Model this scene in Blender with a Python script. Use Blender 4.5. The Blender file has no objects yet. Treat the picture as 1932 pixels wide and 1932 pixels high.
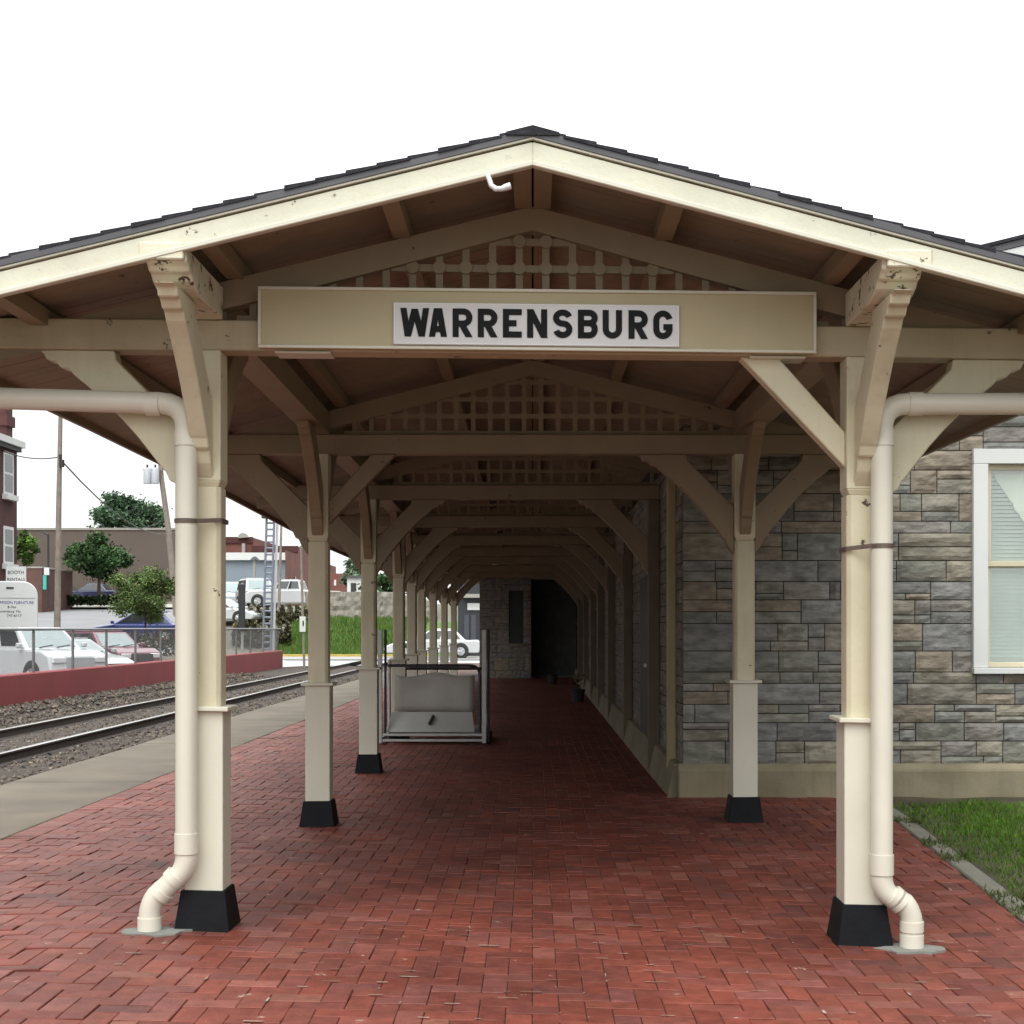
import bpy, math, random
from mathutils import Vector, Matrix, noise
random.seed(11)
SC = bpy.context.scene
COL = SC.collection
R = math.radians

# ------------------------------------------------------------------ camera, sky, sun, exposure
cam_d = bpy.data.cameras.new('camera'); cam = bpy.data.objects.new('camera', cam_d); COL.objects.link(cam)
cam.location = (0, 0, 1.55); cam.rotation_euler = (R(90), 0, 0)
cam_d.sensor_width = 36.0; cam_d.lens = 2700/1932*36
cam_d.shift_x = -39/1932; cam_d.shift_y = 219/1932
cam_d.clip_start = 0.1; cam_d.clip_end = 3000
SC.camera = cam
W = bpy.data.worlds.new('World'); SC.world = W; W.use_nodes = True
nt = W.node_tree; nt.nodes.clear()
sky = nt.nodes.new('ShaderNodeTexSky'); sky.sky_type = 'NISHITA'; sky.sun_disc = False
sky.sun_elevation = R(52); sky.sun_rotation = R(205); sky.dust_density = 4.0; sky.air_density = 1.0
hs = nt.nodes.new('ShaderNodeHueSaturation'); hs.inputs['Saturation'].default_value = 0.10
ovc = nt.nodes.new('ShaderNodeMixRGB'); ovc.inputs[0].default_value = 0.92
tcw = nt.nodes.new('ShaderNodeTexCoord'); sep = nt.nodes.new('ShaderNodeSeparateXYZ'); nt.links.new(tcw.outputs['Generated'], sep.inputs[0])
def wmath(op, a, b=None, c=None):
    q = nt.nodes.new('ShaderNodeMath'); q.operation = op
    for i_, v_ in enumerate((a, b, c)):
        if v_ is None: continue
        if isinstance(v_, (int, float)): q.inputs[i_].default_value = v_
        else: nt.links.new(v_, q.inputs[i_])
    return q.outputs[0]
# overcast sky, zenith several times the horizon; low band shaped to darken the canopy interior
def smooth(src, a, b, lo=0.0, hi=1.0):
    q = nt.nodes.new('ShaderNodeMapRange'); q.interpolation_type = 'SMOOTHSTEP'
    for i_, v_ in enumerate((a, b, lo, hi)): q.inputs[i_+1].default_value = v_
    nt.links.new(src, q.inputs[0]); return q.outputs[0]
zc_ = wmath('MAXIMUM', sep.outputs[2], 0.0)
azi = wmath('DIVIDE', wmath('ABSOLUTE', sep.outputs[1]), wmath('SQRT', wmath('MAXIMUM', wmath('SUBTRACT', 1.0, wmath('MULTIPLY', zc_, zc_)), .001)))
S_ = smooth(azi, .40, .82)                                   # 1 along the tracks, 0 across them (made-up dimming of the unseen side sky)
hor = wmath('MULTIPLY_ADD', S_, 6.5, 0.4)
k_ = wmath('MULTIPLY_ADD', wmath('MAXIMUM', S_, smooth(zc_, .55, .92)), .86, .14)
mrg_o = wmath('ADD', wmath('MULTIPLY', wmath('MULTIPLY', wmath('POWER', zc_, 1.6), 24.0), k_), hor)
cc = nt.nodes.new('ShaderNodeCombineColor'); 
for k_, f_ in enumerate((.975, 1.0, .995)):
    m_ = nt.nodes.new('ShaderNodeMath'); m_.operation = 'MULTIPLY'; m_.inputs[1].default_value = f_; nt.links.new(mrg_o, m_.inputs[0]); nt.links.new(m_.outputs[0], cc.inputs[k_])
nt.links.new(cc.outputs[0], ovc.inputs[2])
bg = nt.nodes.new('ShaderNodeBackground'); bg.inputs['Strength'].default_value = 0.12
wo = nt.nodes.new('ShaderNodeOutputWorld')
nt.links.new(sky.outputs[0], hs.inputs['Color']); nt.links.new(hs.outputs[0], ovc.inputs[1])
nt.links.new(ovc.outputs[0], bg.inputs[0]); nt.links.new(bg.outputs[0], wo.inputs[0])
sd = bpy.data.lights.new('sun', 'SUN'); sd.energy = 0.8; sd.angle = R(35); sd.color = (1.0, 0.98, 0.91)
so = bpy.data.objects.new('sun', sd); COL.objects.link(so)
_az, _el = R(205), R(52)
_dir = Vector((math.sin(_az)*math.cos(_el), math.cos(_az)*math.cos(_el), math.sin(_el)))
so.rotation_euler = _dir.to_track_quat('Z', 'Y').to_euler(); so.location = (-10, -10, 30)
SC.view_settings.view_transform = 'Standard'; SC.view_settings.look = 'None'
SC.view_settings.exposure = 0.5; SC.view_settings.gamma = 1.0

# ------------------------------------------------------------------ helpers
def interp(x, xs, ys):
    if x <= xs[0]: return ys[0]
    for i in range(1, len(xs)):
        if x <= xs[i]:
            t = (x-xs[i-1])/(xs[i]-xs[i-1]); return ys[i-1]+(ys[i]-ys[i-1])*t
    return ys[-1]
def warp(p):
    """the old platform and canopy lean a little: the front frame dips to the right"""
    x, y, z = p
    c0 = interp(y, [7.27, 11.4, 15.4], [-.0225, .011, 0]); c3 = interp(y, [7.27, 11.4], [-.0104, 0])
    t = min(max(z/2.9, 0), 1); a = abs(x)
    g = x if a < 2.2 else math.copysign(max(0, 2.2-(a-2.2)*1.375), x)
    return (x, y, z+(1-t)*c0*g+t*c3*x)
class MB:
    def __init__(s): s.v = []; s.f = []; s.m = []; s.c = []; s.mi = 0; s.col = (1, 1, 1, 1); s.smooth = []
    def add(s, vs, fs, sm=False):
        b = len(s.v); s.v += [tuple(q) for q in vs]
        for f in fs: s.f.append([b+i for i in f]); s.m.append(s.mi); s.c.append(s.col); s.smooth.append(sm)
        return s
    def box(s, x0, x1, y0, y1, z0, z1):
        v = [(x, y, z) for z in (z0, z1) for y in (y0, y1) for x in (x0, x1)]
        return s.add(v, [(0,2,3,1), (4,5,7,6), (0,1,5,4), (2,6,7,3), (0,4,6,2), (1,3,7,5)])
    def frustum(s, x, y, z0, z1, a0, a1):
        v = [(x+i*a, y+j*a, z) for z, a in ((z0, a0), (z1, a1)) for j in (-1, 1) for i in (-1, 1)]
        return s.add(v, [(0,2,3,1), (4,5,7,6), (0,1,5,4), (2,6,7,3), (0,4,6,2), (1,3,7,5)])
    def prism(s, poly, ax, a, b):
        """poly of 2D points, extruded along axis ax from a to b. ax y: (x,z); ax x: (y,z); ax z: (x,y)"""
        def P(p, t):
            return {'y': (p[0], t, p[1]), 'x': (t, p[0], p[1]), 'z': (p[0], p[1], t)}[ax]
        n = len(poly)
        v = [P(p, a) for p in poly]+[P(p, b) for p in poly]
        area = sum(poly[i][0]*poly[(i+1) % n][1]-poly[(i+1) % n][0]*poly[i][1] for i in range(n))
        fs = [list(range(n)), list(range(2*n-1, n-1, -1))]+[(i, i+n, (i+1) % n+n, (i+1) % n) for i in range(n)]
        flip = (area > 0) == (ax in 'xz')
        if flip: fs = [list(reversed(f)) for f in fs]
        if (b < a): fs = [list(reversed(f)) for f in fs]
        return s.add(v, fs)
    def tube(s, pts, rad, n=10, caps=True, sm=True):
        pts = [Vector(p) for p in pts]; k = len(pts)
        rs = rad if isinstance(rad, (list, tuple)) else [rad]*k
        up = None; vs = []
        for i, p in enumerate(pts):
            if i == 0: t = pts[1]-p
            elif i == k-1: t = p-pts[i-1]
            else: t = (pts[i+1]-p).normalized()+(p-pts[i-1]).normalized()
            t = t.normalized()
            if up is None:
                up = Vector((0, 0, 1)) if abs(t.z) < .9 else Vector((1, 0, 0))
            u = (up-t*up.dot(t)).normalized(); w = t.cross(u); up = u
            for j in range(n):
                a = 2*math.pi*j/n; vs.append(p+(u*math.cos(a)+w*math.sin(a))*rs[i])
        fs = []
        for i in range(k-1):
            for j in range(n):
                fs.append((i*n+j, i*n+(j+1) % n, (i+1)*n+(j+1) % n, (i+1)*n+j))
        s.add(vs, fs, sm)
        if caps:
            s.add(vs[:n], [list(range(n-1, -1, -1))]); s.add(vs[-n:], [list(range(n))])
        return s
    def disc(s, c, r, ax, h, n=16):
        c = Vector(c); d = {'x': Vector((1,0,0)), 'y': Vector((0,1,0)), 'z': Vector((0,0,1))}[ax]*h/2
        return s.tube([c-d, c+d], r, n)
    def warp(s): s.v = [warp(p) for p in s.v]; return s
    def build(s, name, mats, parent=None, world=True, bevel=0, segs=1, colattr=False):
        me = bpy.data.meshes.new(name); me.from_pydata(s.v, [], s.f)
        for m in (mats if isinstance(mats, (list, tuple)) else [mats]): me.materials.append(m)
        me.polygons.foreach_set('material_index', s.m); me.polygons.foreach_set('use_smooth', s.smooth)
        if colattr:
            ca = me.color_attributes.new('Col', 'FLOAT_COLOR', 'CORNER'); buf = []
            for f, c in zip(s.f, s.c): buf += list(c)*len(f)
            ca.data.foreach_set('color', buf)
        me.update()
        o = bpy.data.objects.new(name, me); COL.objects.link(o)
        if parent: put(o, parent, world)
        if bevel:
            b = o.modifiers.new('bevel', 'BEVEL'); b.width = bevel; b.segments = segs; b.limit_method = 'ANGLE'; b.angle_limit = R(35)
        return o
ORG = {}
def put(o, parent, world=True):
    o.parent = parent
    if world and parent.name in ORG: o.matrix_parent_inverse = Matrix.Translation(-Vector(ORG[parent.name]))
def tag(o, label, cat, group=None):
    o['label'] = label; o['category'] = cat
    if group: o['group'] = group
    return o
def thing(name, label, cat, loc=(0, 0, 0), group=None, rz=0, world=True):
    o = bpy.data.objects.new(name, None); COL.objects.link(o); o.location = loc; o.rotation_euler = (0, 0, rz)
    o.empty_display_size = .2
    if world: ORG[o.name] = loc
    return tag(o, label, cat, group)
def struct(o, kind='structure'): o['kind'] = kind; return o
def text(name, body, size, m, parent, loc, rot, world=False, ext=.002, xs=1.0, align='CENTER'):
    c = bpy.data.curves.new(name, 'FONT'); c.body = body; c.size = size; c.extrude = ext; c.align_x = align
    o = bpy.data.objects.new(name, c); COL.objects.link(o); c.materials.append(m)
    me = bpy.data.meshes.new_from_object(o); bpy.data.objects.remove(o); o = bpy.data.objects.new(name, me); COL.objects.link(o)
    o.location = loc; o.rotation_euler = rot; o.scale = (xs, 1, 1); put(o, parent, world); return o

# ------------------------------------------------------------------ materials
MT = {}
def mat(name, col, rough=.6, var=.12, scale=4.0, bump=.0, bscale=30.0, metal=0.0, peel=0.0, peelcol=(.09, .07, .05), dirt=0.0,
        dirtcol=(.25, .22, .17), attr=False, spec=.5, streak=0.0, coat=0.0, peelscale=9.0, big=0.0, layer=1.0):
    m = bpy.data.materials.new(name); m.use_nodes = True; t = m.node_tree; N = t.nodes; L = t.links
    b = N['Principled BSDF']; b.inputs['Roughness'].default_value = rough; b.inputs['Metallic'].default_value = metal
    b.inputs['Specular IOR Level'].default_value = spec; b.inputs['Coat Weight'].default_value = coat
    tc = N.new('ShaderNodeTexCoord'); src = tc.outputs['Object']
    if layer != 1.0:                                         # grain lies in flat beds
        ml = N.new('ShaderNodeMapping'); ml.inputs['Scale'].default_value = (1, 1, layer); L.new(src, ml.inputs[0]); src = ml.outputs[0]
    n1 = N.new('ShaderNodeTexNoise'); n1.inputs['Scale'].default_value = scale; n1.inputs['Detail'].default_value = 6; L.new(src, n1.inputs['Vector'])
    mp = N.new('ShaderNodeMapRange'); mp.inputs[1].default_value = .3; mp.inputs[2].default_value = .7
    mp.inputs[3].default_value = 1-var; mp.inputs[4].default_value = 1+var*.6; L.new(n1.outputs[0], mp.inputs[0])
    mul = N.new('ShaderNodeMixRGB'); mul.blend_type = 'MULTIPLY'; mul.inputs[0].default_value = 1; mul.inputs[1].default_value = (*col, 1)
    if attr:
        at = N.new('ShaderNodeAttribute'); at.attribute_name = 'Col'; L.new(at.outputs['Color'], mul.inputs[1])
    L.new(mp.outputs[0], mul.inputs[2]); out = mul.outputs[0]
    if big:                                                  # broad uneven wear, metres across
        nbg = N.new('ShaderNodeTexNoise'); nbg.inputs['Scale'].default_value = .9; nbg.inputs['Detail'].default_value = 4; L.new(src, nbg.inputs['Vector'])
        rb = N.new('ShaderNodeMapRange'); rb.inputs[1].default_value = .3; rb.inputs[2].default_value = .7; rb.inputs[3].default_value = 1-big; rb.inputs[4].default_value = 1+big*.5; L.new(nbg.outputs[0], rb.inputs[0])
        mb_ = N.new('ShaderNodeMixRGB'); mb_.blend_type = 'MULTIPLY'; mb_.inputs[0].default_value = 1; L.new(out, mb_.inputs[1]); L.new(rb.outputs[0], mb_.inputs[2]); out = mb_.outputs[0]
    def mixin(fac, c, out):
        q = N.new('ShaderNodeMixRGB'); L.new(fac, q.inputs[0]); L.new(out, q.inputs[1]); q.inputs[2].default_value = (*c, 1); return q.outputs[0]
    if streak:
        mpg = N.new('ShaderNodeMapping'); mpg.inputs['Scale'].default_value = (14, 14, .9); L.new(src, mpg.inputs[0])
        ns = N.new('ShaderNodeTexNoise'); ns.inputs['Scale'].default_value = 1.3; ns.inputs['Detail'].default_value = 5; L.new(mpg.outputs[0], ns.inputs['Vector'])
        r = N.new('ShaderNodeMapRange'); r.inputs[1].default_value = .52; r.inputs[2].default_value = .78; r.inputs[4].default_value = streak; L.new(ns.outputs[0], r.inputs[0])
        out = mixin(r.outputs[0], dirtcol, out)
    if dirt:
        nd = N.new('ShaderNodeTexNoise'); nd.inputs['Scale'].default_value = scale*.6; nd.inputs['Detail'].default_value = 9; nd.inputs['Roughness'].default_value = .65; L.new(src, nd.inputs['Vector'])
        r = N.new('ShaderNodeMapRange'); r.inputs[1].default_value = .5; r.inputs[2].default_value = .72; r.inputs[4].default_value = dirt; L.new(nd.outputs[0], r.inputs[0])
        out = mixin(r.outputs[0], dirtcol, out)
    hgt = None
    if peel:
        npn = N.new('ShaderNodeTexNoise'); npn.inputs['Scale'].default_value = peelscale; npn.inputs['Detail'].default_value = 10; npn.inputs['Roughness'].default_value = .72; L.new(src, npn.inputs['Vector'])
        r = N.new('ShaderNodeMapRange'); r.inputs[1].default_value = .70-peel*.12; r.inputs[2].default_value = r.inputs[1].default_value+.015; L.new(npn.outputs[0], r.inputs[0])
        out = mixin(r.outputs[0], peelcol, out); hgt = r.outputs[0]
    L.new(out, b.inputs['Base Color'])
    if bump:
        nb = N.new('ShaderNodeTexNoise'); nb.inputs['Scale'].default_value = bscale; nb.inputs['Detail'].default_value = 8; L.new(src, nb.inputs['Vector'])
        bp = N.new('ShaderNodeBump'); bp.inputs['Strength'].default_value = bump; bp.inputs['Distance'].default_value = .02; L.new(nb.outputs[0], bp.inputs['Height']); L.new(bp.outputs[0], b.inputs['Normal'])
        if hgt is not None:
            b2 = N.new('ShaderNodeBump'); b2.invert = True; b2.inputs['Strength'].default_value = .5; b2.inputs['Distance'].default_value = .004
            L.new(hgt, b2.inputs['Height']); L.new(bp.outputs[0], b2.inputs['Normal']); L.new(b2.outputs[0], b.inputs['Normal'])
    MT[name] = m; return m
CREAM = (.65, .60, .435)
paint = mat('cream paint', CREAM, .5, .08, 3, .10, 40, peel=.48, dirt=.30, dirtcol=(.40, .33, .20), streak=.25)
paint_mid = mat('weathered cream paint', (.50, .435, .295), .55, .10, 3, .10, 40, peel=.45, dirt=.35, dirtcol=(.28, .215, .13), streak=.2)
paint_new = mat('cream sleeve paint', (.655, .632, .525), .42, .05, 2, .04, 60, streak=.10, peel=.10, peelcol=(.4, .34, .25), dirt=.14, dirtcol=(.5, .44, .33))
paint_rake = mat('rake board paint', (.66, .645, .525), .55, .08, 4, .10, 45, peel=.42, streak=.12, dirt=.22, dirtcol=(.5, .45, .33), peelscale=14)
paint_peel = mat('peeling cream paint', (.72, .68, .53), .55, .08, 4, .12, 45, peel=.95, dirt=.2, dirtcol=(.5, .45, .33), peelscale=12)
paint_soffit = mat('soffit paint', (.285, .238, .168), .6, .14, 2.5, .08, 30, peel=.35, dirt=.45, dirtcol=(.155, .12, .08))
paint_frame_shade = mat('shaded frame paint', (.275, .215, .138), .55, .10, 3, .06, 40, peel=.35, dirt=.35, dirtcol=(.19, .135, .08))  # browner weathered cream, with the shade under the canopy darkened into the colour
pipe_m = mat('cream plastic pipe', (.68, .65, .555), .38, .04, 3, .01, 50, dirt=.10, dirtcol=(.5, .43, .32))
paint_wallpost = mat('shaded wall post paint', (.16, .125, .085), .6, .15, 3, .06, 40, dirt=.3, dirtcol=(.08, .06, .04))  # cream posts in low light: the shade is mixed into this brown
black = mat('black base paint', (.005, .0058, .0085), .6, .3, 12, .10, 60, dirt=.10, dirtcol=(.02, .018, .016), spec=.18)
shingle = mat('asphalt shingle', (.022, .022, .030), .9, .4, 25, .4, 120)
drip = mat('grey drip edge', (.085, .083, .095), .5, .12, 3, .02)
signboard = mat('sign board paint', (.48, .41, .25), .45, .07, 2.2, .03, 30, dirt=.18, dirtcol=(.40, .33, .19), streak=.14, peel=.12)
enamel = mat('white enamel', (.72, .72, .73), .35, .05, 5, .02, 20, dirt=.12, dirtcol=(.5, .49, .46))
enamel_l = mat('white enamel rim', (.82, .82, .82), .3, .03)
ink = mat('black letter paint', (.009, .010, .012), .6, .4, 6, dirt=.10, dirtcol=(.05, .053, .055), spec=.2)
steel = mat('galvanised steel', (.48, .48, .47), .42, .15, 6, .03, metal=.4)
strap_m = mat('rusty strap', (.16, .12, .10), .6, .3, 20, .1, metal=.3)
brick = mat('paving brick', (.3, .1, .08), .58, .24, 14, .20, 55, attr=True, spec=.24, dirt=.14, dirtcol=(.25, .105, .075), peel=.42, peelcol=(.36, .26, .21), peelscale=7, big=.32)
joint = mat('sand joint', (.085, .045, .035), .95, .3, 20, .3, dirt=.55, dirtcol=(.26, .17, .13))
concrete = mat('platform concrete', (.132, .108, .078), .85, .28, 1.3, .12, 40, dirt=.4, dirtcol=(.12, .105, .085))
conc_pale = mat('pale concrete', (.36, .34, .30), .85, .12, 1.0, .08, 30)
plinth_m = mat('stained concrete plinth', (.27, .235, .155), .9, .26, 1.8, .2, 35, dirt=.6, dirtcol=(.14, .115, .065), streak=.3)
stone = mat('rock faced stone', (.2, .2, .2), .85, .40, 7, .55, 15, attr=True, layer=2.6, dirt=.34, dirtcol=(.13, .105, .07), streak=.18)
mortar = mat('wall mortar', (.035, .029, .022), .95, .2, 10, .2)
ballast_m = mat('ballast stone', (.2, .2, .2), .9, .2, 8, .3, attr=True)
ballast_bed = mat('ballast bed', (.048, .035, .026), .95, .5, 5, .8, 14)
rail_top = mat('polished rail head', (.62, .60, .58), .22, .06, 3, metal=.9)
rail_side = mat('rusty rail web', (.055, .040, .033), .75, .3, 6, .1)
tie_m = mat('creosoted sleeper', (.045, .037, .031), .9, .3, 8, .3)
red_wall = mat('red painted concrete', (.235, .036, .040), .75, .12, .7, .05, 20, dirt=.15, dirtcol=(.24, .09, .08), streak=.12)
wood_pole = mat('weathered pole wood', (.26, .22, .19), .9, .2, 5, .2, streak=.3, dirtcol=(.12, .10, .08))
glass_d = mat('dark glass', (.03, .036, .04), .06, .1, 2, spec=.9)
glass_car = mat('car glass', (.20, .26, .27), .05, .15, 1.2, spec=1.0)
white_car = mat('white car paint', (.52, .535, .545), .25, .02, 2, coat=.6)
silver_car = mat('silver car paint', (.40, .43, .445), .25, .03, 2, coat=.6)
maroon_car = mat('maroon car paint', (.19, .055, .085), .28, .05, 2, coat=.6)
blue_car = mat('blue car paint', (.03, .045, .19), .25, .05, 2, coat=.6)
navy_car = mat('navy car paint', (.02, .025, .075), .25, .05, 2, coat=.6)
tyre_m = mat('tyre rubber', (.018, .018, .018), .8, .2)
rim_m = mat('alloy rim', (.55, .55, .57), .3, .05, metal=.8)
trim_m = mat('dark trim', (.03, .03, .033), .6, .2)
lamp_m = mat('clear lamp lens', (.70, .72, .73), .1, .05, spec=.9)
red_lens = mat('red lamp lens', (.45, .02, .02), .15, .05)
brickwall = mat('dark red brickwork', (.075, .024, .023), .85, .2, 1.5, .1, 40)
brickwall2 = mat('red brickwork', (.19, .075, .06), .85, .22, .8, .1, 30, dirt=.3, dirtcol=(.22, .13, .11))
brownwall = mat('brown block wall', (.115, .088, .075), .9, .08, .25, .04, 20)
bluewall = mat('blue grey cladding', (.23, .28, .33), .6, .1, .6, .03)
white_p = mat('white paint', (.66, .67, .66), .5, .04, 2, .02)
blind_m = mat('pale blind', (.84, .87, .84), .6, .10, 1.5, .05)
blind_l = mat('bright blind', (.88, .87, .78), .6, .10, 1.2, .05)
leafA = mat('leaf green', (.05, .09, .028), .7, .5, 1.2, attr=True, spec=.12)
bark = mat('tree bark', (.07, .055, .04), .9, .3, 10, .3)
soil = mat('lawn soil', (.075, .062, .036), .95, .4, 3, .4)
grass_m = mat('grass blade', (.06, .12, .02), .7, .3, 2, attr=True, spec=.15)
fence_m = mat('fence steel', (.22, .225, .225), .5, .15, 6, .03, metal=.4)
asphalt = mat('grey asphalt', (.19, .19, .20), .9, .12, .4, .06, 40)
hill_m = mat('hillside ground', (.16, .15, .12), .95, .25, .3, .1, 10)
bank_m = mat('grass bank', (.075, .15, .025), .9, .35, .5, .3, 4)
rubble = mat('rubble stone wall', (.30, .275, .235), .9, .35, 3.0, .7, 5, dirt=.5, dirtcol=(.14, .12, .09))
teal_m = mat('teal banner', (.06, .42, .34), .6, .05)
lift_panel = mat('scuffed grey panel', (.46, .445, .41), .45, .16, 2.0, .05, 20, dirt=.25, dirtcol=(.3, .26, .21))
navy_tube = mat('navy tube paint', (.018, .018, .035), .4, .1)
dark_wood = mat('dark door paint', (.035, .03, .027), .6, .2, 3, .05)
yellow_p = mat('yellow kerb paint', (.55, .42, .10), .7, .15, 2)

# ------------------------------------------------------------------ ground
def ss(a, b, x):
    t = min(max((x-a)/(b-a), 0), 1); return t*t*(3-2*t)
def terr(x, y):
    """hillside beyond the tracks: parking lot, then a street that climbs"""
    h = .049*max(0, min(y, 132)-46)-.2
    if y > 60:
        k = ss(-24, -13, x)                                # nearer the tracks: crossing road, bank, upper lot
        lot = .08+ss(74.5, 83, y)*1.85+ss(83.2, 84.6, y)*1.0
        k *= ss(60, 65, y)
        h = h*(1-k)+lot*k
    return h
g = MB(); xs = [-1500, -400, -160]+[-120+3*i for i in range(24)]+[-48+1.5*i for i in range(25)]+[-11.2]
ys = [-60, 0, 20]+[30+2*i for i in range(60)]+[160, 260, 600, 1800]
def grid(mb, xs, ys, fz):
    mb.add([(x, y, fz(x, y)) for y in ys for x in xs], [(j*len(xs)+i, j*len(xs)+i+1, (j+1)*len(xs)+i+1, (j+1)*len(xs)+i) for j in range(len(ys)-1) for i in range(len(xs)-1)], True)
grid(g, xs, ys, terr); struct(g.build('hillside_terrain', hill_m))
g = MB(); grid(g, [-11.2+1.2*i for i in range(20)]+[14, 20, 40, 160, 1500], [64+1*i for i in range(30)]+[100, 160, 600, 1800], terr)
struct(g.build('far_ground', hill_m))
g = MB(); g.box(-11.2, 40, -30, 64.2, -1.2, -.32); struct(g.build('ground', hill_m))
# brick paving, brick by brick
def brick_x_edge(y): return -3.9+.004*(y-10)
def kerb_x(y): return interp(y, [3, 7.9, 11.3, 13.2], [2.35, 2.64, 2.87, 2.98])
g = MB(); bw, bl = .1025, .205
palette = [(.205, .054, .036), (.195, .049, .033), (.215, .058, .039), (.185, .049, .035), (.20, .058, .042), (.175, .050, .038), (.225, .075, .058), (.19, .062, .052)]
def add_brick(x0, x1, y0, y1, near):
    c = random.choice(palette); k = random.uniform(.84, 1.14)
    if random.random() < .02: c = (.235, .085, .06)
    if random.random() < .02: c = (.13, .044, .036)
    g.col = (c[0]*k, c[1]*k, c[2]*k, 1)
    z = random.gauss(0, .0018); tx = random.gauss(0, .0022); ty = random.gauss(0, .0022)
    e = .0016; b = .0035
    def zz(x, y): return z+tx*(x-x0)/(x1-x0)-tx/2+ty*(y-y0)/(y1-y0)-ty/2
    o = [(x0+e, y0+e), (x1-e, y0+e), (x1-e, y1-e), (x0+e, y1-e)]
    i = [(x0+e+b, y0+e+b), (x1-e-b, y0+e+b), (x1-e-b, y1-e-b), (x0+e+b, y1-e-b)]
    v = [(x, y, zz(x, y)) for x, y in i]+[(x, y, zz(x, y)-.003) for x, y in o]+[(x, y, -.025) for x, y in o]
    v = [warp(p) for p in v]
    fs = [(0,1,2,3)]+[(j, j+4, (j+1) % 4+4, (j+1) % 4) for j in range(4)]
    if near: fs += [(j+4, j+8, (j+1) % 4+8, (j+1) % 4+4) for j in range(4)]
    g.add(v, fs)
bw = .1085                                                  # right angled herringbone, square to the platform
def lay(x0, x1, y0, y1):
    lo = brick_x_edge((y0+y1)/2)+.215; hi = kerb_x((y0+y1)/2)+.008 if y0 < 12.98 else 1.38
    x0, x1 = max(x0, lo), min(x1, hi)
    if y0 < 13.03 < y1 and x1 > 1.3: y1 = 13.03
    if x1-x0 > .02: add_brick(x0, x1, y0, y1, y0 < 20)
for i in range(-37, 30):
    for j in range(32, 418):
        x, y = i*bw, j*bw; k = (i+j) % 4
        if k == 0: lay(x, x+2*bw, y, y+bw)
        elif k == 2: lay(x, x+bw, y, y+2*bw)
for _ in range(150):                                        # crumbs of pale mortar caught in the joints
    yj = 4.6+3.2*random.random()**1.3; xj = random.gauss(.1, 1.1); q = random.choice([(.34, .25, .20), (.29, .18, .14), (.42, .33, .27)]); g.col = (*q, 1)
    xj = round(xj/bw)*bw; yj = round(yj/bw)*bw; l, w_ = random.uniform(.015, .05), random.uniform(.0025, .006)
    a_, b_ = (l, w_) if random.random() < .85 else (w_, l*.6)
    if -3 < xj < 2.2: g.add([warp((xj+i_*a_*random.uniform(.7, 1.2), yj+j_*b_*random.uniform(.7, 1.2), .0065)) for i_, j_ in ((-1, -1), (1, -1), (1, 1), (-1, 1))], [(0, 1, 2, 3)])
y = 3.4
while y < 64:                                              # header course along the platform edge
    e = brick_x_edge(y); add_brick(e, e+.21, y, y+bw, y < 20); y += bw
struct(g.build('brick_paving', brick, colattr=True))
g = MB(); grid(g, [-4.0, -3.0, -2.2, -1, 0, 1, 2.2, 3.0, 3.6], [0, 3, 7.27, 9, 11.4, 13.4, 15.4, 30, 64], lambda x, y: warp((x, y, -.013))[2])
struct(g.build('paving_bed', joint))
g = MB(); y = 0                                             # concrete platform edge slabs
while y < 63.5:
    y1 = y+2.4; a0, a1 = brick_x_edge(y)-.006, brick_x_edge(y1)-.006
    g.prism([(-5.25, y+.006), (a0, y+.006), (a1, y1-.006), (-5.25, y1-.006)], 'z', -.6, random.uniform(.0, .006)); y = y1
struct(g.build('concrete_platform', concrete, bevel=.008))
g = MB(); pts = [(kerb_x(y), y) for y in (2, 5, 7.9, 9.6, 11.3, 13.02)]
for (xa, ya), (xb, yb) in zip(pts, pts[1:]):
    g.prism([(xa+.012, ya+.008), (xa+.16, ya+.008), (xb+.16, yb-.008), (xb+.012, yb-.008)], 'z', -.1, .010+random.uniform(0, .006))
g.warp(); struct(g.build('stone_kerb', mat('kerb stone', (.20, .19, .155), .9, .2, 4, .3, 25, dirt=.35, dirtcol=(.14, .13, .08)), bevel=.01))
def lawn_z(x, y): return warp((x, y, 0))[2]+.012+.03*noise.noise((x*2, y*2, 0))*min(1, (x-kerb_x(y)-.15)*2)
g = MB(); lx = [.14, .3, .5, .8, 1.2, 1.7, 2.3, 3, 4, 6, 9, 14, 20]; ly = [-4+.5*i for i in range(35)]
g.add([(kerb_x(y)+u, y, lawn_z(kerb_x(y)+u, y)) for y in ly for u in lx], [(j*13+i, j*13+i+1, (j+1)*13+i+1, (j+1)*13+i) for j in range(34) for i in range(12)], True)
struct(g.build('lawn', soil))
g = MB()
for _ in range(70000):
    y = random.uniform(4.5, 13.0); x = kerb_x(y)+.15+abs(random.expovariate(.55))
    if x > 9: continue
    wall = 13.0-y
    dens = ss(.25, 1.1, wall+.5*noise.noise((x*1.7, y*1.7, 3)))*(.25+.75*ss(.08, .7, x-kerb_x(y)-.12+.2*noise.noise((x*3, y*3, 0))))
    if random.random() > dens: continue
    z = lawn_z(x, y); h = random.uniform(.02, .055); a = random.uniform(0, 6.28); w = random.uniform(.003, .006)
    k = random.uniform(.6, 1.3); yel = random.random()
    g.col = (.095*k, .20*k, .022*k, 1) if yel < .9 else (.17*k, .15*k, .05*k, 1)
    dx, dy = math.cos(a)*w, math.sin(a)*w; lx, ly = random.gauss(0, .018), random.gauss(0, .018)
    g.add([(x-dx, y-dy, z), (x+dx, y+dy, z), (x+lx, y+ly, z+h)], [(0, 1, 2)])
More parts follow.
